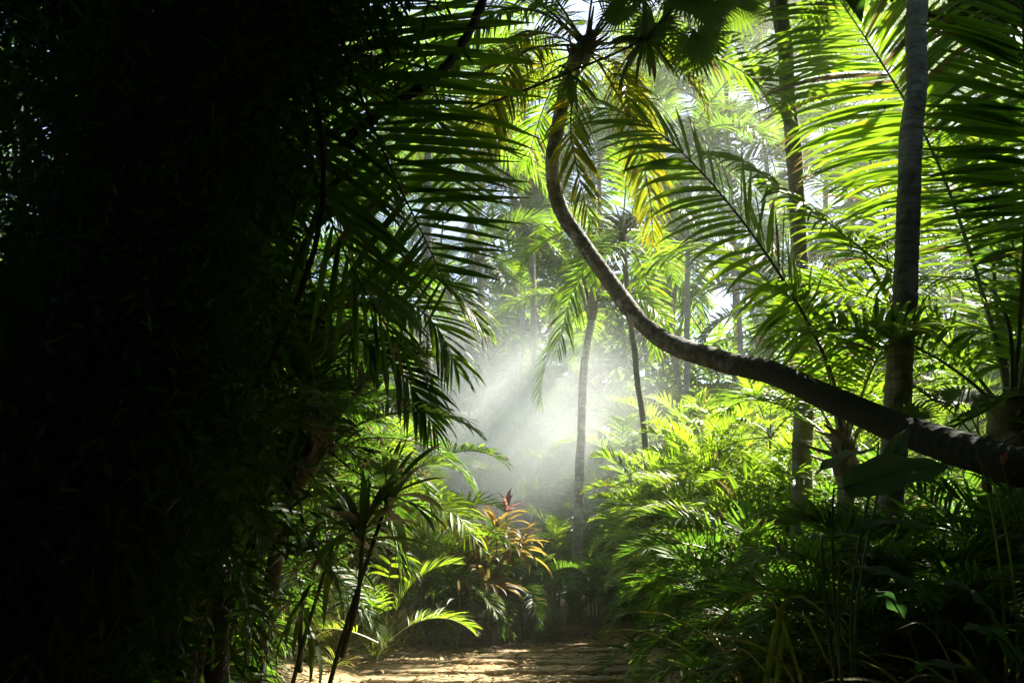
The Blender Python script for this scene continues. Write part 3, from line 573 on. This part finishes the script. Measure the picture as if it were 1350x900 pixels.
# ------------------------------------------------------------------ right: leaning trunk and tall trunks
pts = [np.array([GX(1480, 4.6), 4.7, .0]), P(1405, 650, 4.9), P(1330, 612, 5.2), P(1200, 572, 6.1), P(1050, 507, 7.2), P(950, 476, 8.0), P(885, 455, 8.6), P(845, 425, 8.9), P(808, 375, 9.1), P(770, 322, 9.2), P(737, 270, 9.2), P(728, 215, 9.1), P(737, 160, 9.0), P(752, 100, 8.9), P(772, 62, 8.9)]
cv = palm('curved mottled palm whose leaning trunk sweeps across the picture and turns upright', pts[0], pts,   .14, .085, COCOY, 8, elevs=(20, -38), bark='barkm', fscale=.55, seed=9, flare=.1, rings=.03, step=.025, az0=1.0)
set_fronds(cv, np.random.default_rng(77), COCO, 9, np.array(pts[-1])-pts[0]+[0, 0, .1], (75, 15), .8)
cr = pts[-1]
hero(cv, [cr, P(735, 60, 8.7), P(690, 70, 8.4), P(650, 120, 8.2), P(630, 200, 8.1)], 44, .85, .05, (0, -.5, .8), ('yellow', 'rib'), 21, a0=60, a1=25, vee=0, grav=1.7, start=.2, rib=.02)
hero(cv, [cr, P(720, 20, 8.6), P(660, 15, 8.3), P(600, 60, 8.2), P(565, 130, 8.1)], 46, .85, .05, (0, -.6, .7), ('coco', 'rib'), 22, a0=60, a1=25, vee=5, grav=1.3, start=.2, rib=.02)
hero(cv, [cr, P(760, 110, 8.5), P(752, 170, 8.3), P(765, 240, 8.3), P(780, 300, 8.3)], 40, .6, .045, (.3, -1, .1), ('yellow', 'rib'), 23, a0=50, a1=20, vee=0, grav=1.0, start=.15, rib=.018)
hero(cv, [cr, P(800, 100, 9.2), P(835, 170, 9.3), P(855, 250, 9.3), P(862, 320, 9.3)], 40, .6, .045, (0, -1, .3), ('yellow', 'rib'), 24, a0=55, a1=20, vee=0, grav=1.2, start=.2, rib=.018)
b = pb_(1166, 7.3)
palm('tall straight grey palm trunk in front of the great right side fronds', b, [b, P(1172, 700, 7.2), P(1186, 520, 7.2), P(1196, 300, 7.2), P(1208, 80, 7.2), P(1216, -120, 7.2)], .13, .095, COCO, 6, elevs=(75, 15), bark='barkg', seed=11, flare=.3, fscale=.9, az0=.9, rings=.03, step=.022)
b = pb_(1052, 9.3)
fp = palm('slim fan palm trunk standing left of the tall grey palm', b, [b, P(1058, 640, 9.3), P(1060, 480, 9.3), P(1050, 260, 9.3), P(1036, 80, 9.3), P(1022, -70, 9.3)], .12, .085, None, 0, bark='bark', seed=12, rings=.03, step=.025, flare=.25, name='fan_palm', cat='palm tree')
rng = np.random.default_rng(5)
set_fronds(fp, rng, FANS, 10, np.array(P(1022, -70, 9.3))-b, (75, -50), 1.1, name='fan_leaf')
b = pb_(1056, 9.9)
fq = palm('fan palm with a round dark crown hanging over the top of the picture', b, [b, P(1060, 480, 9.9), P(1050, 260, 9.9), P(1030, 60, 9.8), P(990, -80, 9.0), P(890, -30, 7.6)], .08, .06, None, 0, bark='fibre', seed=13, flare=.2, name='fan_palm', cat='palm tree')
set_fronds(fq, rng, FANS, 19, np.array(P(890, -30, 7.6))-b, (50, -50), .66, name='fan_leaf')

# young coconut palms on the right with big arching fronds
b = pb_(1120, 8.4); c0 = P(1112, 585, 8.4)
yc = palm('young coconut palm behind the leaning trunk with one huge arching frond', b, [b, (b+c0)/2, c0], .09, .08, COCO, 6, elevs=(75, 35), fscale=.75, seed=14, flare=.2, az0=1.5)
hero(yc, [c0, P(1098, 500, 8.1), P(1062, 420, 7.7), P(1010, 335, 7.3), P(945, 250, 7.0), P(875, 180, 6.8), P(810, 145, 6.8), P(765, 150, 6.9)], 74, .95, .052, (-.25, -.7, .55), ('coco', 'ribdk'), 31, a0=82, a1=30, vee=-12, grav=.75, start=.14, rib=.024, seg=7)
hero(yc, [c0, P(1080, 480, 8.8), P(1020, 380, 9.2), P(960, 330, 9.6), P(890, 330, 9.8), P(840, 370, 10.)], 56, .85, .05, (0, -.5, .8), ('coco', 'rib'), 32, a0=70, a1=30, vee=0, grav=1.2, start=.15, rib=.022)
hero(yc, [c0, P(1150, 470, 8.8), P(1170, 330, 9.2), P(1150, 220, 9.6), P(1100, 150, 10.), P(1040, 140, 10.3)], 56, .95, .05, (-.3, -.6, .6), ('coco', 'rib'), 33, a0=75, a1=30, vee=0, grav=.8, start=.15, rib=.022)
b = pb_(1335, 7.6); c0 = P(1335, 545, 7.5)
yr = palm('young coconut palm by the frame edge with tall green leaf stalks', b, [b, (b+c0)/2, c0], .14, .13, COCO, 6, elevs=(80, 45), fscale=.9, seed=15, flare=.2, az0=.4)
hero(yr, [c0, P(1305, 420, 7.7), P(1265, 290, 8.0), P(1225, 190, 8.2), P(1170, 95, 8.3), P(1110, 5, 8.3), P(1060, -60, 8.2)], 115, 1.6, .068, (-.35, -.8, .3), ('coco', 'rib'), 41, a0=80, a1=40, vee=-5, grav=1.0, start=.3, rib=.030, seg=7)
hero(yr, [c0, P(1330, 430, 7.0), P(1290, 370, 7.2), P(1190, 365, 7.9), P(1120, 315, 7.6), P(1040, 255, 7.5), P(975, 210, 7.5), P(930, 200, 7.6)], 74, .8, .048, (0, -.45, .85), ('coco', 'rib'), 42, a0=75, a1=30, vee=0, grav=1.6, start=.3, rib=.024, seg=7)
hero(yr, [c0, P(1345, 420, 7.0), P(1352, 280, 6.3), P(1352, 130, 5.8), P(1345, -20, 5.4), P(1330, -120, 5.2)], 70, .95, .065, (-.1, -1, .1), ('cocodk', 'rib'), 43, a0=84, a1=40, vee=0, grav=.3, start=.35, rib=.026, seg=7)
hero(yr, [c0, P(1345, 430, 7.8), P(1335, 320, 8.1), P(1290, 220, 8.4), P(1255, 170, 8.6), P(1215, 150, 8.8)], 60, .9, .05, (-.2, -.7, .5), ('coco', 'rib'), 44, a0=80, a1=35, vee=0, grav=.9, start=.3, rib=.024)
hero(yr, [c0, P(1318, 440, 7.9), P(1310, 330, 8.2), P(1320, 200, 8.5), P(1345, 90, 8.8), P(1385, 10, 9.)], 60, .95, .05, (0, -.9, .3), ('cocodk', 'rib'), 45, a0=80, a1=35, vee=0, grav=.6, start=.3, rib=.024)

# bright and dark palm clumps on the right
BR = 'feathery palm clumps on the far side of the path'
for k, (px, Y, h, cn, fr, fam, sc, lab) in enumerate([
    (872, 14.2, 2.7, 6, 8, BAMB, 1.25, 'bright feathery bamboo palm beside the thin brown trunk'),
    (935, 13.0, 2.9, 10, 8, BAMB, 1.25, 'bright feathery bamboo palm below the bend of the leaning trunk'),
    (1005, 12.4, 2.9, 10, 8, BAMB, 1.25, 'bright feathery bamboo palm left of the slim fan palm trunk'),
    (1100, 13.5, 3.0, 9, 7, BAMB, 1.3, 'sunlit bamboo palm between the two upright trunks'),
    (1240, 13.5, 3.0, 9, 7, BAMB, 1.3, 'sunlit bamboo palm right of the tall grey trunk'),
    (960, 16.5, 3.6, 9, 7, AREC, 1.3, 'tall glowing areca clump behind the bright bamboo palms'),
    (1060, 17.0, 3.8, 9, 7, AREC, 1.3, 'tall glowing areca clump behind the slim fan palm trunk'),
    (1170, 16.0, 3.6, 9, 7, AREC, 1.3, 'tall glowing areca clump behind the tall grey trunk'),
    (1300, 16.0, 3.6, 9, 7, AREC, 1.3, 'tall glowing areca clump behind the young coconut stalks'),
    (870, 17.5, 3.0, 9, 7, AREC, 1.2, 'areca clump behind the thin brown leaning trunk')]):
    areca(lab, px, Y, h, cn, fr, fam, 300+k, scale=sc, spread=.6, elevs=(80, 0), name='bamboo_palm' if fam is BAMB else 'areca_palm')
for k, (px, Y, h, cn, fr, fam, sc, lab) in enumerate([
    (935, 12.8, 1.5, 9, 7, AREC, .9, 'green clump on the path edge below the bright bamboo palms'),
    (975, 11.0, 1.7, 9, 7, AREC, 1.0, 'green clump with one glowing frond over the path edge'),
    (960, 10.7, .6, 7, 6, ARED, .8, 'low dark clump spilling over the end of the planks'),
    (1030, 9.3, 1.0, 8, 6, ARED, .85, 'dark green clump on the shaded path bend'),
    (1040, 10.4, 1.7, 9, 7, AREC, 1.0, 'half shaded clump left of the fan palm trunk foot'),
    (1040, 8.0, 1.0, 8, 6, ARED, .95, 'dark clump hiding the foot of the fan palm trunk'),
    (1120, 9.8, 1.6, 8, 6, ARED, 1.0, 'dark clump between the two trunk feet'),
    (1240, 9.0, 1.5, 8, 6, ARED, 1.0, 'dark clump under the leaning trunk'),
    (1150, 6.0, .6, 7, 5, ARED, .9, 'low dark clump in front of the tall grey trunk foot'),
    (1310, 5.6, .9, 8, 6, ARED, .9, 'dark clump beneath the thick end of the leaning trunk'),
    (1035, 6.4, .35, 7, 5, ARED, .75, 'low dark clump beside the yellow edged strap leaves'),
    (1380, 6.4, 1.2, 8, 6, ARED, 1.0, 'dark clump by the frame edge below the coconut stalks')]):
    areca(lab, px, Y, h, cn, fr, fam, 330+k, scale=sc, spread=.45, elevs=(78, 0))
hp = bpy.data.objects.get('areca_palm')
# glowing frond in the understorey
b = pb_(915, 10.2); gp = thing('areca_palm', 'young palm whose single frond glows yellow green amid the dark understorey', 'palm clump', b)
hero(gp, [b, P(960, 730, 10.), P(950, 690, 9.8), P(905, 680, 9.6), P(862, 700, 9.5)], 34, .42, .036, (0, -.5, .8), ('areca', 'rib'), 61, a0=70, a1=25, vee=10, grav=1.0, start=.3, rib=.01)
hero(gp, [b, P(940, 760, 9.9), P(985, 640, 9.8), P(1020, 640, 9.7), P(1045, 680, 9.6)], 34, .42, .036, (0, -.5, .8), ('areca', 'rib'), 62, a0=70, a1=25, vee=10, grav=1.0, start=.3, rib=.01)
set_fronds(gp, np.random.default_rng(8), ARED, 6, (0, 0, .2), (80, 20), .9)

# paddle leaves, strap leaves, ground fan palm in the dark corner
def paddles(label, base, specs, seed, mat='paddle'):
    rng = np.random.default_rng(seed); o = thing('paddle_plant', label, 'plant', base)
    for (pet, L, w, e0, bend, az) in specs:
        obj('leaf', paddle(rng, pet, L, w, e0, bend).mesh('leaf', [mat, 'rib']), o, (0, 0, 0), (0, 0, R(az)))
    return o
def held_leaf(parent, p0, p1, w, seed, N0=(0, -.5, .85), droop=.03, foot=(0, 0, 0)):
    """a blade from p0 to p1 (world) on a petiole from the plant's foot"""
    b = np.array(parent.location); p0 = np.asarray(p0)-b; p1 = np.asarray(p1)-b; rng = np.random.default_rng(seed); mb = MB()
    L = np.linalg.norm(p1-p0); mid = (p0+p1)/2+np.array([0, 0, droop*L*2])
    f = np.asarray(foot, float); d0 = nrm(p1-p0)
    tube(mb, resample([f, f*.5+p0*.5+[-.06, .03, .1], p0-d0*.06+[0, 0, -.03], p0], 24), np.linspace(.013, .006, 24), 6, 1)
    n = 24; c = resample([p0, mid, p1], n+1); T = nrm(np.gradient(c, axis=0)); S = nrm(np.cross(T, np.asarray(N0, float))); Nn = np.cross(S, T)
    q = np.linspace(0, 1, n+1); hw = w*.5*np.interp(q, [0, .04, .2, .5, .8, .94, 1], [.12, .6, .95, 1, .6, .2, .01]); js = np.linspace(-1, 1, 11); ph = rng.uniform(0, 6)
    V = c[:, None]+S[:, None]*(hw[:, None]*js)[..., None]+Nn[:, None]*(hw[:, None]*(.35*np.abs(js)-.3*js**2)+.012*np.sin(15*q[:, None]+ph+js*2)*np.abs(js))[..., None]
    mb.add(V, grid_faces(1, n, 11), 0); tube(mb, c-Nn*.003, np.linspace(.006, .0015, n+1), 5, 1)
    return obj('leaf', mb.mesh('leaf', ['paddle', 'rib']), parent)
t = P(1110, 760, 4.6); o = thing('paddle_plant', 'plant with a broad grey green paddle leaf held out in front of the tall trunk', 'plant', (t[0], t[1]+.1, 0))
held_leaf(o, P(1112, 643, 4.6), P(1252, 617, 4.35), .28, 1, (0, -.78, .62))
held_leaf(o, P(1150, 592, 5.0), P(1075, 625, 4.7), .15, 2, (-.3, -.3, .9))
held_leaf(o, P(1160, 640, 5.1), P(1200, 560, 5.3), .13, 4, (-.6, -.8, .2))
t = P(1100, 800, 4.4); o = thing('paddle_plant', 'low plant with a long narrow green leaf beneath the paddle leaf', 'plant', (t[0], t[1]-.1, 0))
held_leaf(o, P(1098, 708, 4.4), P(1248, 700, 4.2), .075, 5, droop=.06)
held_leaf(o, P(1120, 745, 4.5), P(1215, 775, 4.2), .09, 6)
t = P(1235, 690, 4.6); bb = np.array([t[0], t[1]+.2, 0.])
paddles('small dark plant with pointed leaves under the leaning trunk', bb, [(1.05, .26, .11, 86, 60, 200), (.8, .4, .12, 78, 70, 20), (.9, .35, .1, 80, 75, 300), (.6, .4, .12, 75, 75, 240)], 83)
t = P(1345, 720, 4.2); bb = np.array([t[0]+.1, t[1], 0.])
paddles('dark leafy plant by the frame edge below the orange bract', bb, [(.9, .42, .1, 80, 80, 200), (.7, .5, .1, 75, 80, 170), (1.1, .36, .09, 84, 70, 150), (.5, .45, .1, 70, 70, 220)], 84)
for k, (px, Y, K, l, seed, lab) in enumerate([(1000, 6.3, 32, 1.45, 91, 'strap leaved plant with pale yellow arching blades at the shaded corner'), (1110, 5.6, 24, 1.1, 92, 'strap leaved plant under the long narrow leaf'), (1240, 4.8, 22, 1.0, 93, 'strap leaved plant in the dark below the small pointed leaves'), (1340, 4.4, 24, 1.1, 94, 'strap leaved plant half out of the frame in the dark corner')]):
    tuft(lab, GX(px, Y), Y, K, l, .038, 'strap', seed, e=(40, 86), bend=120, name='strap_plant', cat='plant')
b = pb_(1300, 7.0); o = thing('fan_palm', 'low fan palm with blue green fans resting above the leaning trunk', 'palm', b)
mb = MB(); tp = P(1300, 600, 7.0)-b; tube(mb, resample([np.zeros(3), tp*.5+[.03, 0, 0], tp], 14), np.linspace(.05, .04, 14), 8, 0); obj('trunk', mb.mesh('trunk', ['fibre']), o)
for k, (az, e, s) in enumerate([(190, 40, .75), (250, 40, .7), (300, 10, .75), (20, 40, .7), (80, 70, .7), (140, 70, .75), (225, 10, .7)]):
    obj('fan_leaf', FANS[e][k % 2], o, tp, (R(25) if e < 50 else 0, 0, R(az)), s)
def strap_blades(label, base, curves, w):
    b = np.asarray(base, float); mb = MB()
    for pts in curves:
        n = 26; c = resample(np.array([P(*p) for p in pts])-b, n); T = nrm(np.gradient(c, axis=0)); q = np.linspace(0, 1, n)
        N_ = np.array([.15, -.55, .8]); S = nrm(np.cross(T, N_)); Nn = np.cross(S, T); hw = w*.5*np.interp(q, [0, .3, .6, .9, 1], [.55, 1, .95, .45, .03])
        strips(mb, c[None], (S*hw[:, None])[None], (Nn*(hw*.5)[:, None])[None], 0)
    o = obj('strap_plant', mb.mesh('strap_plant', ['strap']), None, b); o['label'] = label; o['category'] = 'plant'
strap_blades('few long yellowish strap leaves bent into arches before the dark understorey', P(1040, 1010, 5.0)*np.array([1, 1, 0]), [
    [(1075, 1010, 5.0), (1052, 890, 4.95), (1012, 785, 4.9), (968, 800, 4.8), (930, 840, 4.75)], [(1065, 1010, 5.0), (1045, 900, 5.0), (1000, 853, 4.95), (932, 838, 4.9)],
    [(1000, 1010, 5.0), (1012, 880, 4.95), (1040, 788, 4.9), (1092, 815, 4.85), (1135, 882, 4.8)], [(1015, 1010, 5.0), (1030, 850, 5.0), (1052, 808, 4.95), (1080, 850, 4.9), (1108, 915, 4.9)],
    [(1040, 1010, 5.0), (1030, 930, 5.0), (985, 860, 4.9), (940, 862, 4.8)]], .035)
strap_blades('thin strap leaves crossing the dark corner under the leaning trunk', P(1290, 1010, 4.6)*np.array([1, 1, 0]), [
    [(1290, 1010, 4.6), (1250, 870, 4.6), (1215, 822, 4.55), (1180, 830, 4.5)], [(1300, 1010, 4.6), (1290, 880, 4.6), (1255, 825, 4.55), (1210, 822, 4.5)], [(1330, 1010, 4.6), (1320, 780, 4.6), (1295, 620, 4.5), (1272, 568, 4.4)],
    [(1340, 1010, 4.6), (1338, 800, 4.5), (1310, 640, 4.4), (1265, 585, 4.3)], [(1310, 1010, 4.6), (1330, 880, 4.6), (1375, 830, 4.5)]], .022)
# orange bract
b = P(1352, 720, 5.2); b[2] = 0; o = thing('heliconia', 'small heliconia with an orange red bract above the dark leaves', 'flower', b)
tp = P(1322, 612, 4.9)-b; mb = MB(); tube(mb, resample([np.zeros(3), tp*.6+[.05, 0, 0], tp], 14), np.linspace(.012, .007, 14), 6, 0); obj('stem', mb.mesh('stem', ['cane']), o)
mb = MB(); rb = np.random.default_rng(4); blades(mb, rb, tp, 2, .10, .028, 40, 60, 10, az=[R(20), R(60)], lj=.1); obj('bract', mb.mesh('bract', ['bloom']), o)

# ------------------------------------------------------------------ lianas and epiphytes on them
def cable(name, label, pts, r):
    pts = np.asarray(pts, float); b = pts[0]; mb = MB(); rr = np.random.default_rng(2); p = resample(pts-b, 60)
    tube(mb, p+rr.normal(0, .004, p.shape), r*(1+rr.normal(0, .08, 60)), 7, 0); o = obj(name, mb.mesh(name, ['liana']), None, b); o['label'] = label; o['category'] = 'vine'; return o
cable('liana', 'thin dark liana sagging across the top in front of the curved palm crown', [P(450, 165, 6.2), P(560, 160, 6.6), P(640, 138, 7.0), P(755, 93, 7.3), P(850, 50, 7.5), P(905, -10, 7.6)], .014)
cable('liana', 'thick dark stem slanting down from the top edge into the hanging fronds', [P(660, -70, 5.4), P(634, 8, 5.4), P(605, 65, 5.3), P(570, 105, 5.2), P(500, 150, 5.2), P(440, 200, 5.2)], .035)
def epiphyte(label, at, K, l, seed, e=(-60, 50)):
    rng = np.random.default_rng(seed); mb = MB(); blades(mb, rng, (0, 0, 0), K, l, .055, e[0], e[1], 70, prof=(.5, .9, 1, .75, .04), rise=.06)
    o = obj('epiphyte', mb.mesh('epiphyte', ['fan']), None, at); o['label'] = label; o['category'] = 'plant'; return o
epiphyte('dark strap leaved epiphyte hanging from the upper end of the liana', P(850, 50, 7.5), 26, .65, 1)
epiphyte('small epiphyte clasping the liana at the curved palm crown', P(752, 95, 7.28), 14, .42, 2, e=(-80, 20))

# ------------------------------------------------------------------ palms further back
BG = 'palms crowding the jungle beyond the path'
for k, (px, Y, ptop, yt, fam, sc, nf, lab) in enumerate([
    (560, 15.5, 565, 120, COCO, 1.0, 16, 'tall palm rising behind the dark hanging fronds'),
    (680, 34.0, 672, 235, COCOY, 1.72, 16, 'yellowing palm behind the bend of the curved trunk'),
    (905, 36.0, 905, 270, COCO, 2.09, 16, 'palm with its crown just behind the huge arching frond'),
    (985, 41.0, 955, 60, COCO, 2.32, 16, 'tall sunlit palm behind the fan palm crown'),
    (1010, 38.0, 1005, 170, COCO, 2.12, 16, 'sunlit palm whose crown shows left of the slim fan palm trunk'),
    (1120, 34.0, 1128, 270, COCO, 2.16, 16, 'sunlit palm with its crown between the two upright trunks'),
    (1085, 44.0, 1090, -20, COCO, 2.38, 16, 'tall palm glowing behind the slim fan palm trunk'),
    (1180, 41.0, 1180, 120, COCO, 2.32, 16, 'tall sunlit palm glowing behind the tall grey trunk'),
    (1300, 43.0, 1300, 60, COCO, 2.27, 16, 'tall palm behind the tall green leaf stalks'),
    (1240, 36.0, 1250, 430, COCO, 1.81, 14, 'low sunlit palm right of the tall grey trunk'),
    (1040, 35.0, 1030, 400, COCO, 1.84, 14, 'low sunlit palm right of the bright bamboo palms'),
    (1420, 30.0, 1420, 120, COCO, 2.09, 14, 'palm beyond the frame edge whose fronds reach in'),
    (790, 41.0, 790, 190, COCO, 2.04, 16, 'distant palm seen under the curved palm crown'),
    (600, 34.0, 610, 150, COCO, 1.7, 16, 'distant palm above the misty clearing'),
    (860, 43.0, 850, 120, COCO, 2.13, 16, 'distant palm behind the yellow hanging fronds'),
    (905, 26.0, 905, 185, COCO, 1.35, 12, 'sunlit palm showing through the yellow hanging fronds'),
    (960, 27.0, 965, 325, COCO, 1.25, 12, 'sunlit palm crown low behind the huge arching frond'),
    (480, 20.0, 480, 260, COCOD, 1.0, 16, 'dark palm behind the hanging fronds'),
    (380, 16.0, 385, 380, COCOD, .9, 16, 'dim palm behind the big dark tree'),
    (180, 15.0, 180, 330, COCOD, 1.0, 12, 'dim palm behind the shadowed tree at the edge'),
    (40, 17.0, 30, 120, COCOD, 1.1, 12, 'dim tall palm beyond the gaps of the shadowed tree')]):
    b = pb_(px, Y)
    t = P(ptop, yt, Y); palm(lab, b, [b, (b*2+t)/3, (b+2*t)/3+[.35*math.sin(k*2.1)*sc, 0, 0], t], .11*max(1, sc*.65), .08*max(1, sc*.65), fam, nf, seed=400+k, fscale=sc, group=BG, az0=k*1.3)

# far jungle: one mass of foliage
rng = np.random.default_rng(99); mb = MB(); lows = []
for e in (70, 45, 20, -5, -30):
    for r_ in range(3):
        q = frond(rng, arc(3.2, e, 75, side=rng.normal(0, 15)), 22, .85, .12, seg=2, fold=0, vee=15, grav=1.0, rib=.03)
        lows.append((np.concatenate(q.v), np.concatenate(q.f), np.concatenate(q.m)))
for k in range(4600):
    Y = rng.uniform(36, 58); x = rng.uniform(-.85, .85)*Y
    az = math.degrees(math.atan2(x, Y)); hmax = 16+3.5*math.sin(az*.23+1)+1.5*math.sin(az*.7)
    if 18 < az < 32: hmax = 12.0
    if az < -8: hmax = 15
    z = rng.uniform(.2, hmax); v, f, m_ = lows[rng.integers(len(lows))]; a = rng.uniform(0, 6.28); s = rng.uniform(1.1, 1.8)
    rot = np.array([[math.cos(a), -math.sin(a), 0], [math.sin(a), math.cos(a), 0], [0, 0, 1]])
    mb.add((v@rot.T)*s+[x, Y, z], f, 0); mb.m[-1] = m_
o = obj('distant_jungle', mb.mesh('distant_jungle', ['coco', 'rib'])); o['kind'] = 'stuff'; o['label'] = 'far wall of jungle palms behind the mist'
mb2 = MB()  # unseen ring of growth added to cut sky and bounce light
for k in range(60):
    a = R(rng.uniform(55, 305)); r_ = rng.uniform(13, 24); hgt = rng.uniform(5.0, 10)
    leaf_cloud(mb2, rng, [((r_*math.sin(a), r_*math.cos(a), hgt*.5), (3.4, 3.4, hgt*.55), 1900)], .7, .28, clump=.7)
o = obj('light_block_thicket', mb2.mesh('light_block_thicket', ['tree'])); o['kind'] = 'stuff'; o['label'] = 'unseen dark growth added round the viewpoint to cut stray light'
# low ground cover beside the path
mb = MB(); 
for k in range(2600):
    y_ = rng.uniform(-8, 22); s = rng.choice([-1, 1]); x = s*(2.3+rng.exponential(3.0))-.1
    if s < 0 and 9.2 < y_ < 12.5 and x > -4.2: continue
    if math.hypot(x, y_) < 2.2: continue
    blades(mb, rng, (x, y_, Z0(x, y_)), 12, rng.uniform(.2, .5), .03, 15, 85, 70, seg=4, fold=0)
o = obj('undergrowth', mb.mesh('undergrowth', ['arecadk'])); o['kind'] = 'stuff'; o['label'] = 'low green undergrowth covering the soil beside the path'
mb = MB(); K = 5200; x = rng.normal(0, 2.6, K); y_ = rng.uniform(7, 17, K); z = ground_z(x, y_)+.03+.045*((np.abs(x) < 1.7) & (y_ < 13.9))
a = rng.uniform(0, 6.28, K); l = rng.uniform(.02, .09, K); d = np.stack([np.cos(a), np.sin(a), rng.normal(0, .15, K)], 1)*l[:, None]
c = np.stack([x, y_, z], 1); Cn = np.stack([c-d, c+[0, 0, .008], c+d], 1); w = np.stack([-np.sin(a), np.cos(a), rng.normal(0, .3, K)], 1)[:, None]*(l*.22)[:, None, None]*np.array([.2, 1, .1])[None, :, None]
strips(mb, Cn, w); o = obj('leaf_litter', mb.mesh('leaf_litter', ['litter'])); o['kind'] = 'stuff'; o['label'] = 'dry fallen leaves scattered on the sand'

# ------------------------------------------------------------------ air and mist
def box(name, lo, hi, mat):
    lo = np.array(lo, float); hi = np.array(hi, float)
    v = np.array([[x, y, z] for x in (lo[0], hi[0]) for y in (lo[1], hi[1]) for z in (lo[2], hi[2])])
    mb = MB(); mb.add(v, [[0, 1, 3, 2], [4, 6, 7, 5], [0, 4, 5, 1], [2, 3, 7, 6], [0, 2, 6, 4], [1, 5, 7, 3]])
    me = mb.mesh(name, []); me.materials.append(mat)
    for p in me.polygons: p.use_smooth = False
    o = obj(name, me); o['kind'] = 'stuff'; return o
def vol_mat(name, dens, aniso, col):
    m, N, L = newmat(name); out = N.new('ShaderNodeOutputMaterial'); v = N.new('ShaderNodeVolumePrincipled')
    v.inputs['Color'].default_value = (*col, 1); v.inputs['Density'].default_value = dens; v.inputs['Anisotropy'].default_value = aniso
    L.new(v.outputs[0], out.inputs['Volume']); return m, N, L, v
HAZE = .0014
m, N, L, v = vol_mat('haze_air', HAZE, .5, (.95, .97, .93))
o = box('haze', (-75, -40, -3), (75, 90, 40), m); o['label'] = 'faint moist air over the whole jungle'
m, N, L, v = vol_mat('mist_air', 1, .2, (.90, .95, 1.0))
tc = N.new('ShaderNodeTexCoord'); nz = N.new('ShaderNodeTexNoise'); nz.inputs['Scale'].default_value = .55; nz.inputs['Detail'].default_value = 3
mp = N.new('ShaderNodeMapping'); mp.vector_type = 'POINT'
MC = P(684, 556, 15.9)
geo = N.new('ShaderNodeNewGeometry'); L.new(geo.outputs['Position'], nz.inputs['Vector'])
sub = N.new('ShaderNodeVectorMath'); sub.operation = 'SUBTRACT'; sub.inputs[1].default_value = tuple(MC); L.new(geo.outputs['Position'], sub.inputs[0])
dv = N.new('ShaderNodeVectorMath'); dv.operation = 'DIVIDE'; dv.inputs[1].default_value = (3.8, 3.2, 3.3); L.new(sub.outputs[0], dv.inputs[0])
ln = N.new('ShaderNodeVectorMath'); ln.operation = 'LENGTH'; L.new(dv.outputs[0], ln.inputs[0])
mr = N.new('ShaderNodeMapRange'); mr.interpolation_type = 'SMOOTHSTEP'; mr.inputs[1].default_value = .0; mr.inputs[2].default_value = 1; mr.inputs[3].default_value = 1; mr.inputs[4].default_value = 0; L.new(ln.outputs['Value'], mr.inputs[0])
nr = N.new('ShaderNodeMapRange'); nr.inputs[1].default_value = .3; nr.inputs[2].default_value = .7; nr.inputs[3].default_value = .55; nr.inputs[4].default_value = 1.35; L.new(nz.outputs['Fac'], nr.inputs[0])
mu = N.new('ShaderNodeMath'); mu.operation = 'MULTIPLY'; L.new(mr.outputs[0], mu.inputs[0]); L.new(nr.outputs[0], mu.inputs[1])
m2 = N.new('ShaderNodeMath'); m2.operation = 'MULTIPLY'; m2.inputs[1].default_value = .27; L.new(mu.outputs[0], m2.inputs[0]); L.new(m2.outputs[0], v.inputs['Density'])
o = box('mist', MC-[3.9, 3.3, 3.4], MC+[3.9, 3.3, 3.4], m); o['label'] = 'white cloud of mist lit by the sun at the end of the path'

# ------------------------------------------------------------------ light, camera, render
w = bpy.data.worlds.new('World'); scene.world = w; w.use_nodes = True; nt = w.node_tree; bg = nt.nodes['Background']
sky = nt.nodes.new('ShaderNodeTexSky'); sky.sky_type = 'NISHITA'; sky.sun_disc = False; sky.sun_elevation = R(SUN_EL); sky.sun_rotation = R(SUN_AZ)
nt.links.new(sky.outputs[0], bg.inputs[0]); bg.inputs[1].default_value = .05
sl = bpy.data.lights.new('sun', 'SUN'); sl.energy = 5; sl.angle = R(.5); sl.color = (1, .93, .78)
so = bpy.data.objects.new('sun', sl); C.objects.link(so); so.location = (10, 20, 30)
sd = Vector((math.sin(R(SUN_AZ))*math.cos(R(SUN_EL)), math.cos(R(SUN_AZ))*math.cos(R(SUN_EL)), math.sin(R(SUN_EL))))
so.rotation_euler = sd.to_track_quat('Z', 'Y').to_euler()
cam = bpy.data.cameras.new('camera'); co = bpy.data.objects.new('camera', cam); C.objects.link(co)
co.location = (0, 0, H); co.rotation_euler = (R(90)+PITCH, 0, 0); cam.sensor_width = 36; cam.lens = F/1350*36; cam.clip_start = .05; cam.clip_end = 4000
scene.camera = co
vs = scene.view_settings; vs.view_transform = 'Standard'; vs.look = 'None'; vs.gamma = 1; vs.use_curve_mapping = False; vs.exposure = 2.45
scene.render.engine = 'CYCLES'; cy = scene.cycles
cy.use_denoising = True; cy.denoiser = 'OPENIMAGEDENOISE'
cy.max_bounces = 6; cy.diffuse_bounces = 4; cy.glossy_bounces = 2; cy.transmission_bounces = 2; cy.volume_bounces = 2; cy.transparent_max_bounces = 4
cy.volume_step_rate = 1.0; cy.volume_max_steps = 128
cy.caustics_reflective = False; cy.caustics_refractive = False; cy.sample_clamp_indirect = 4
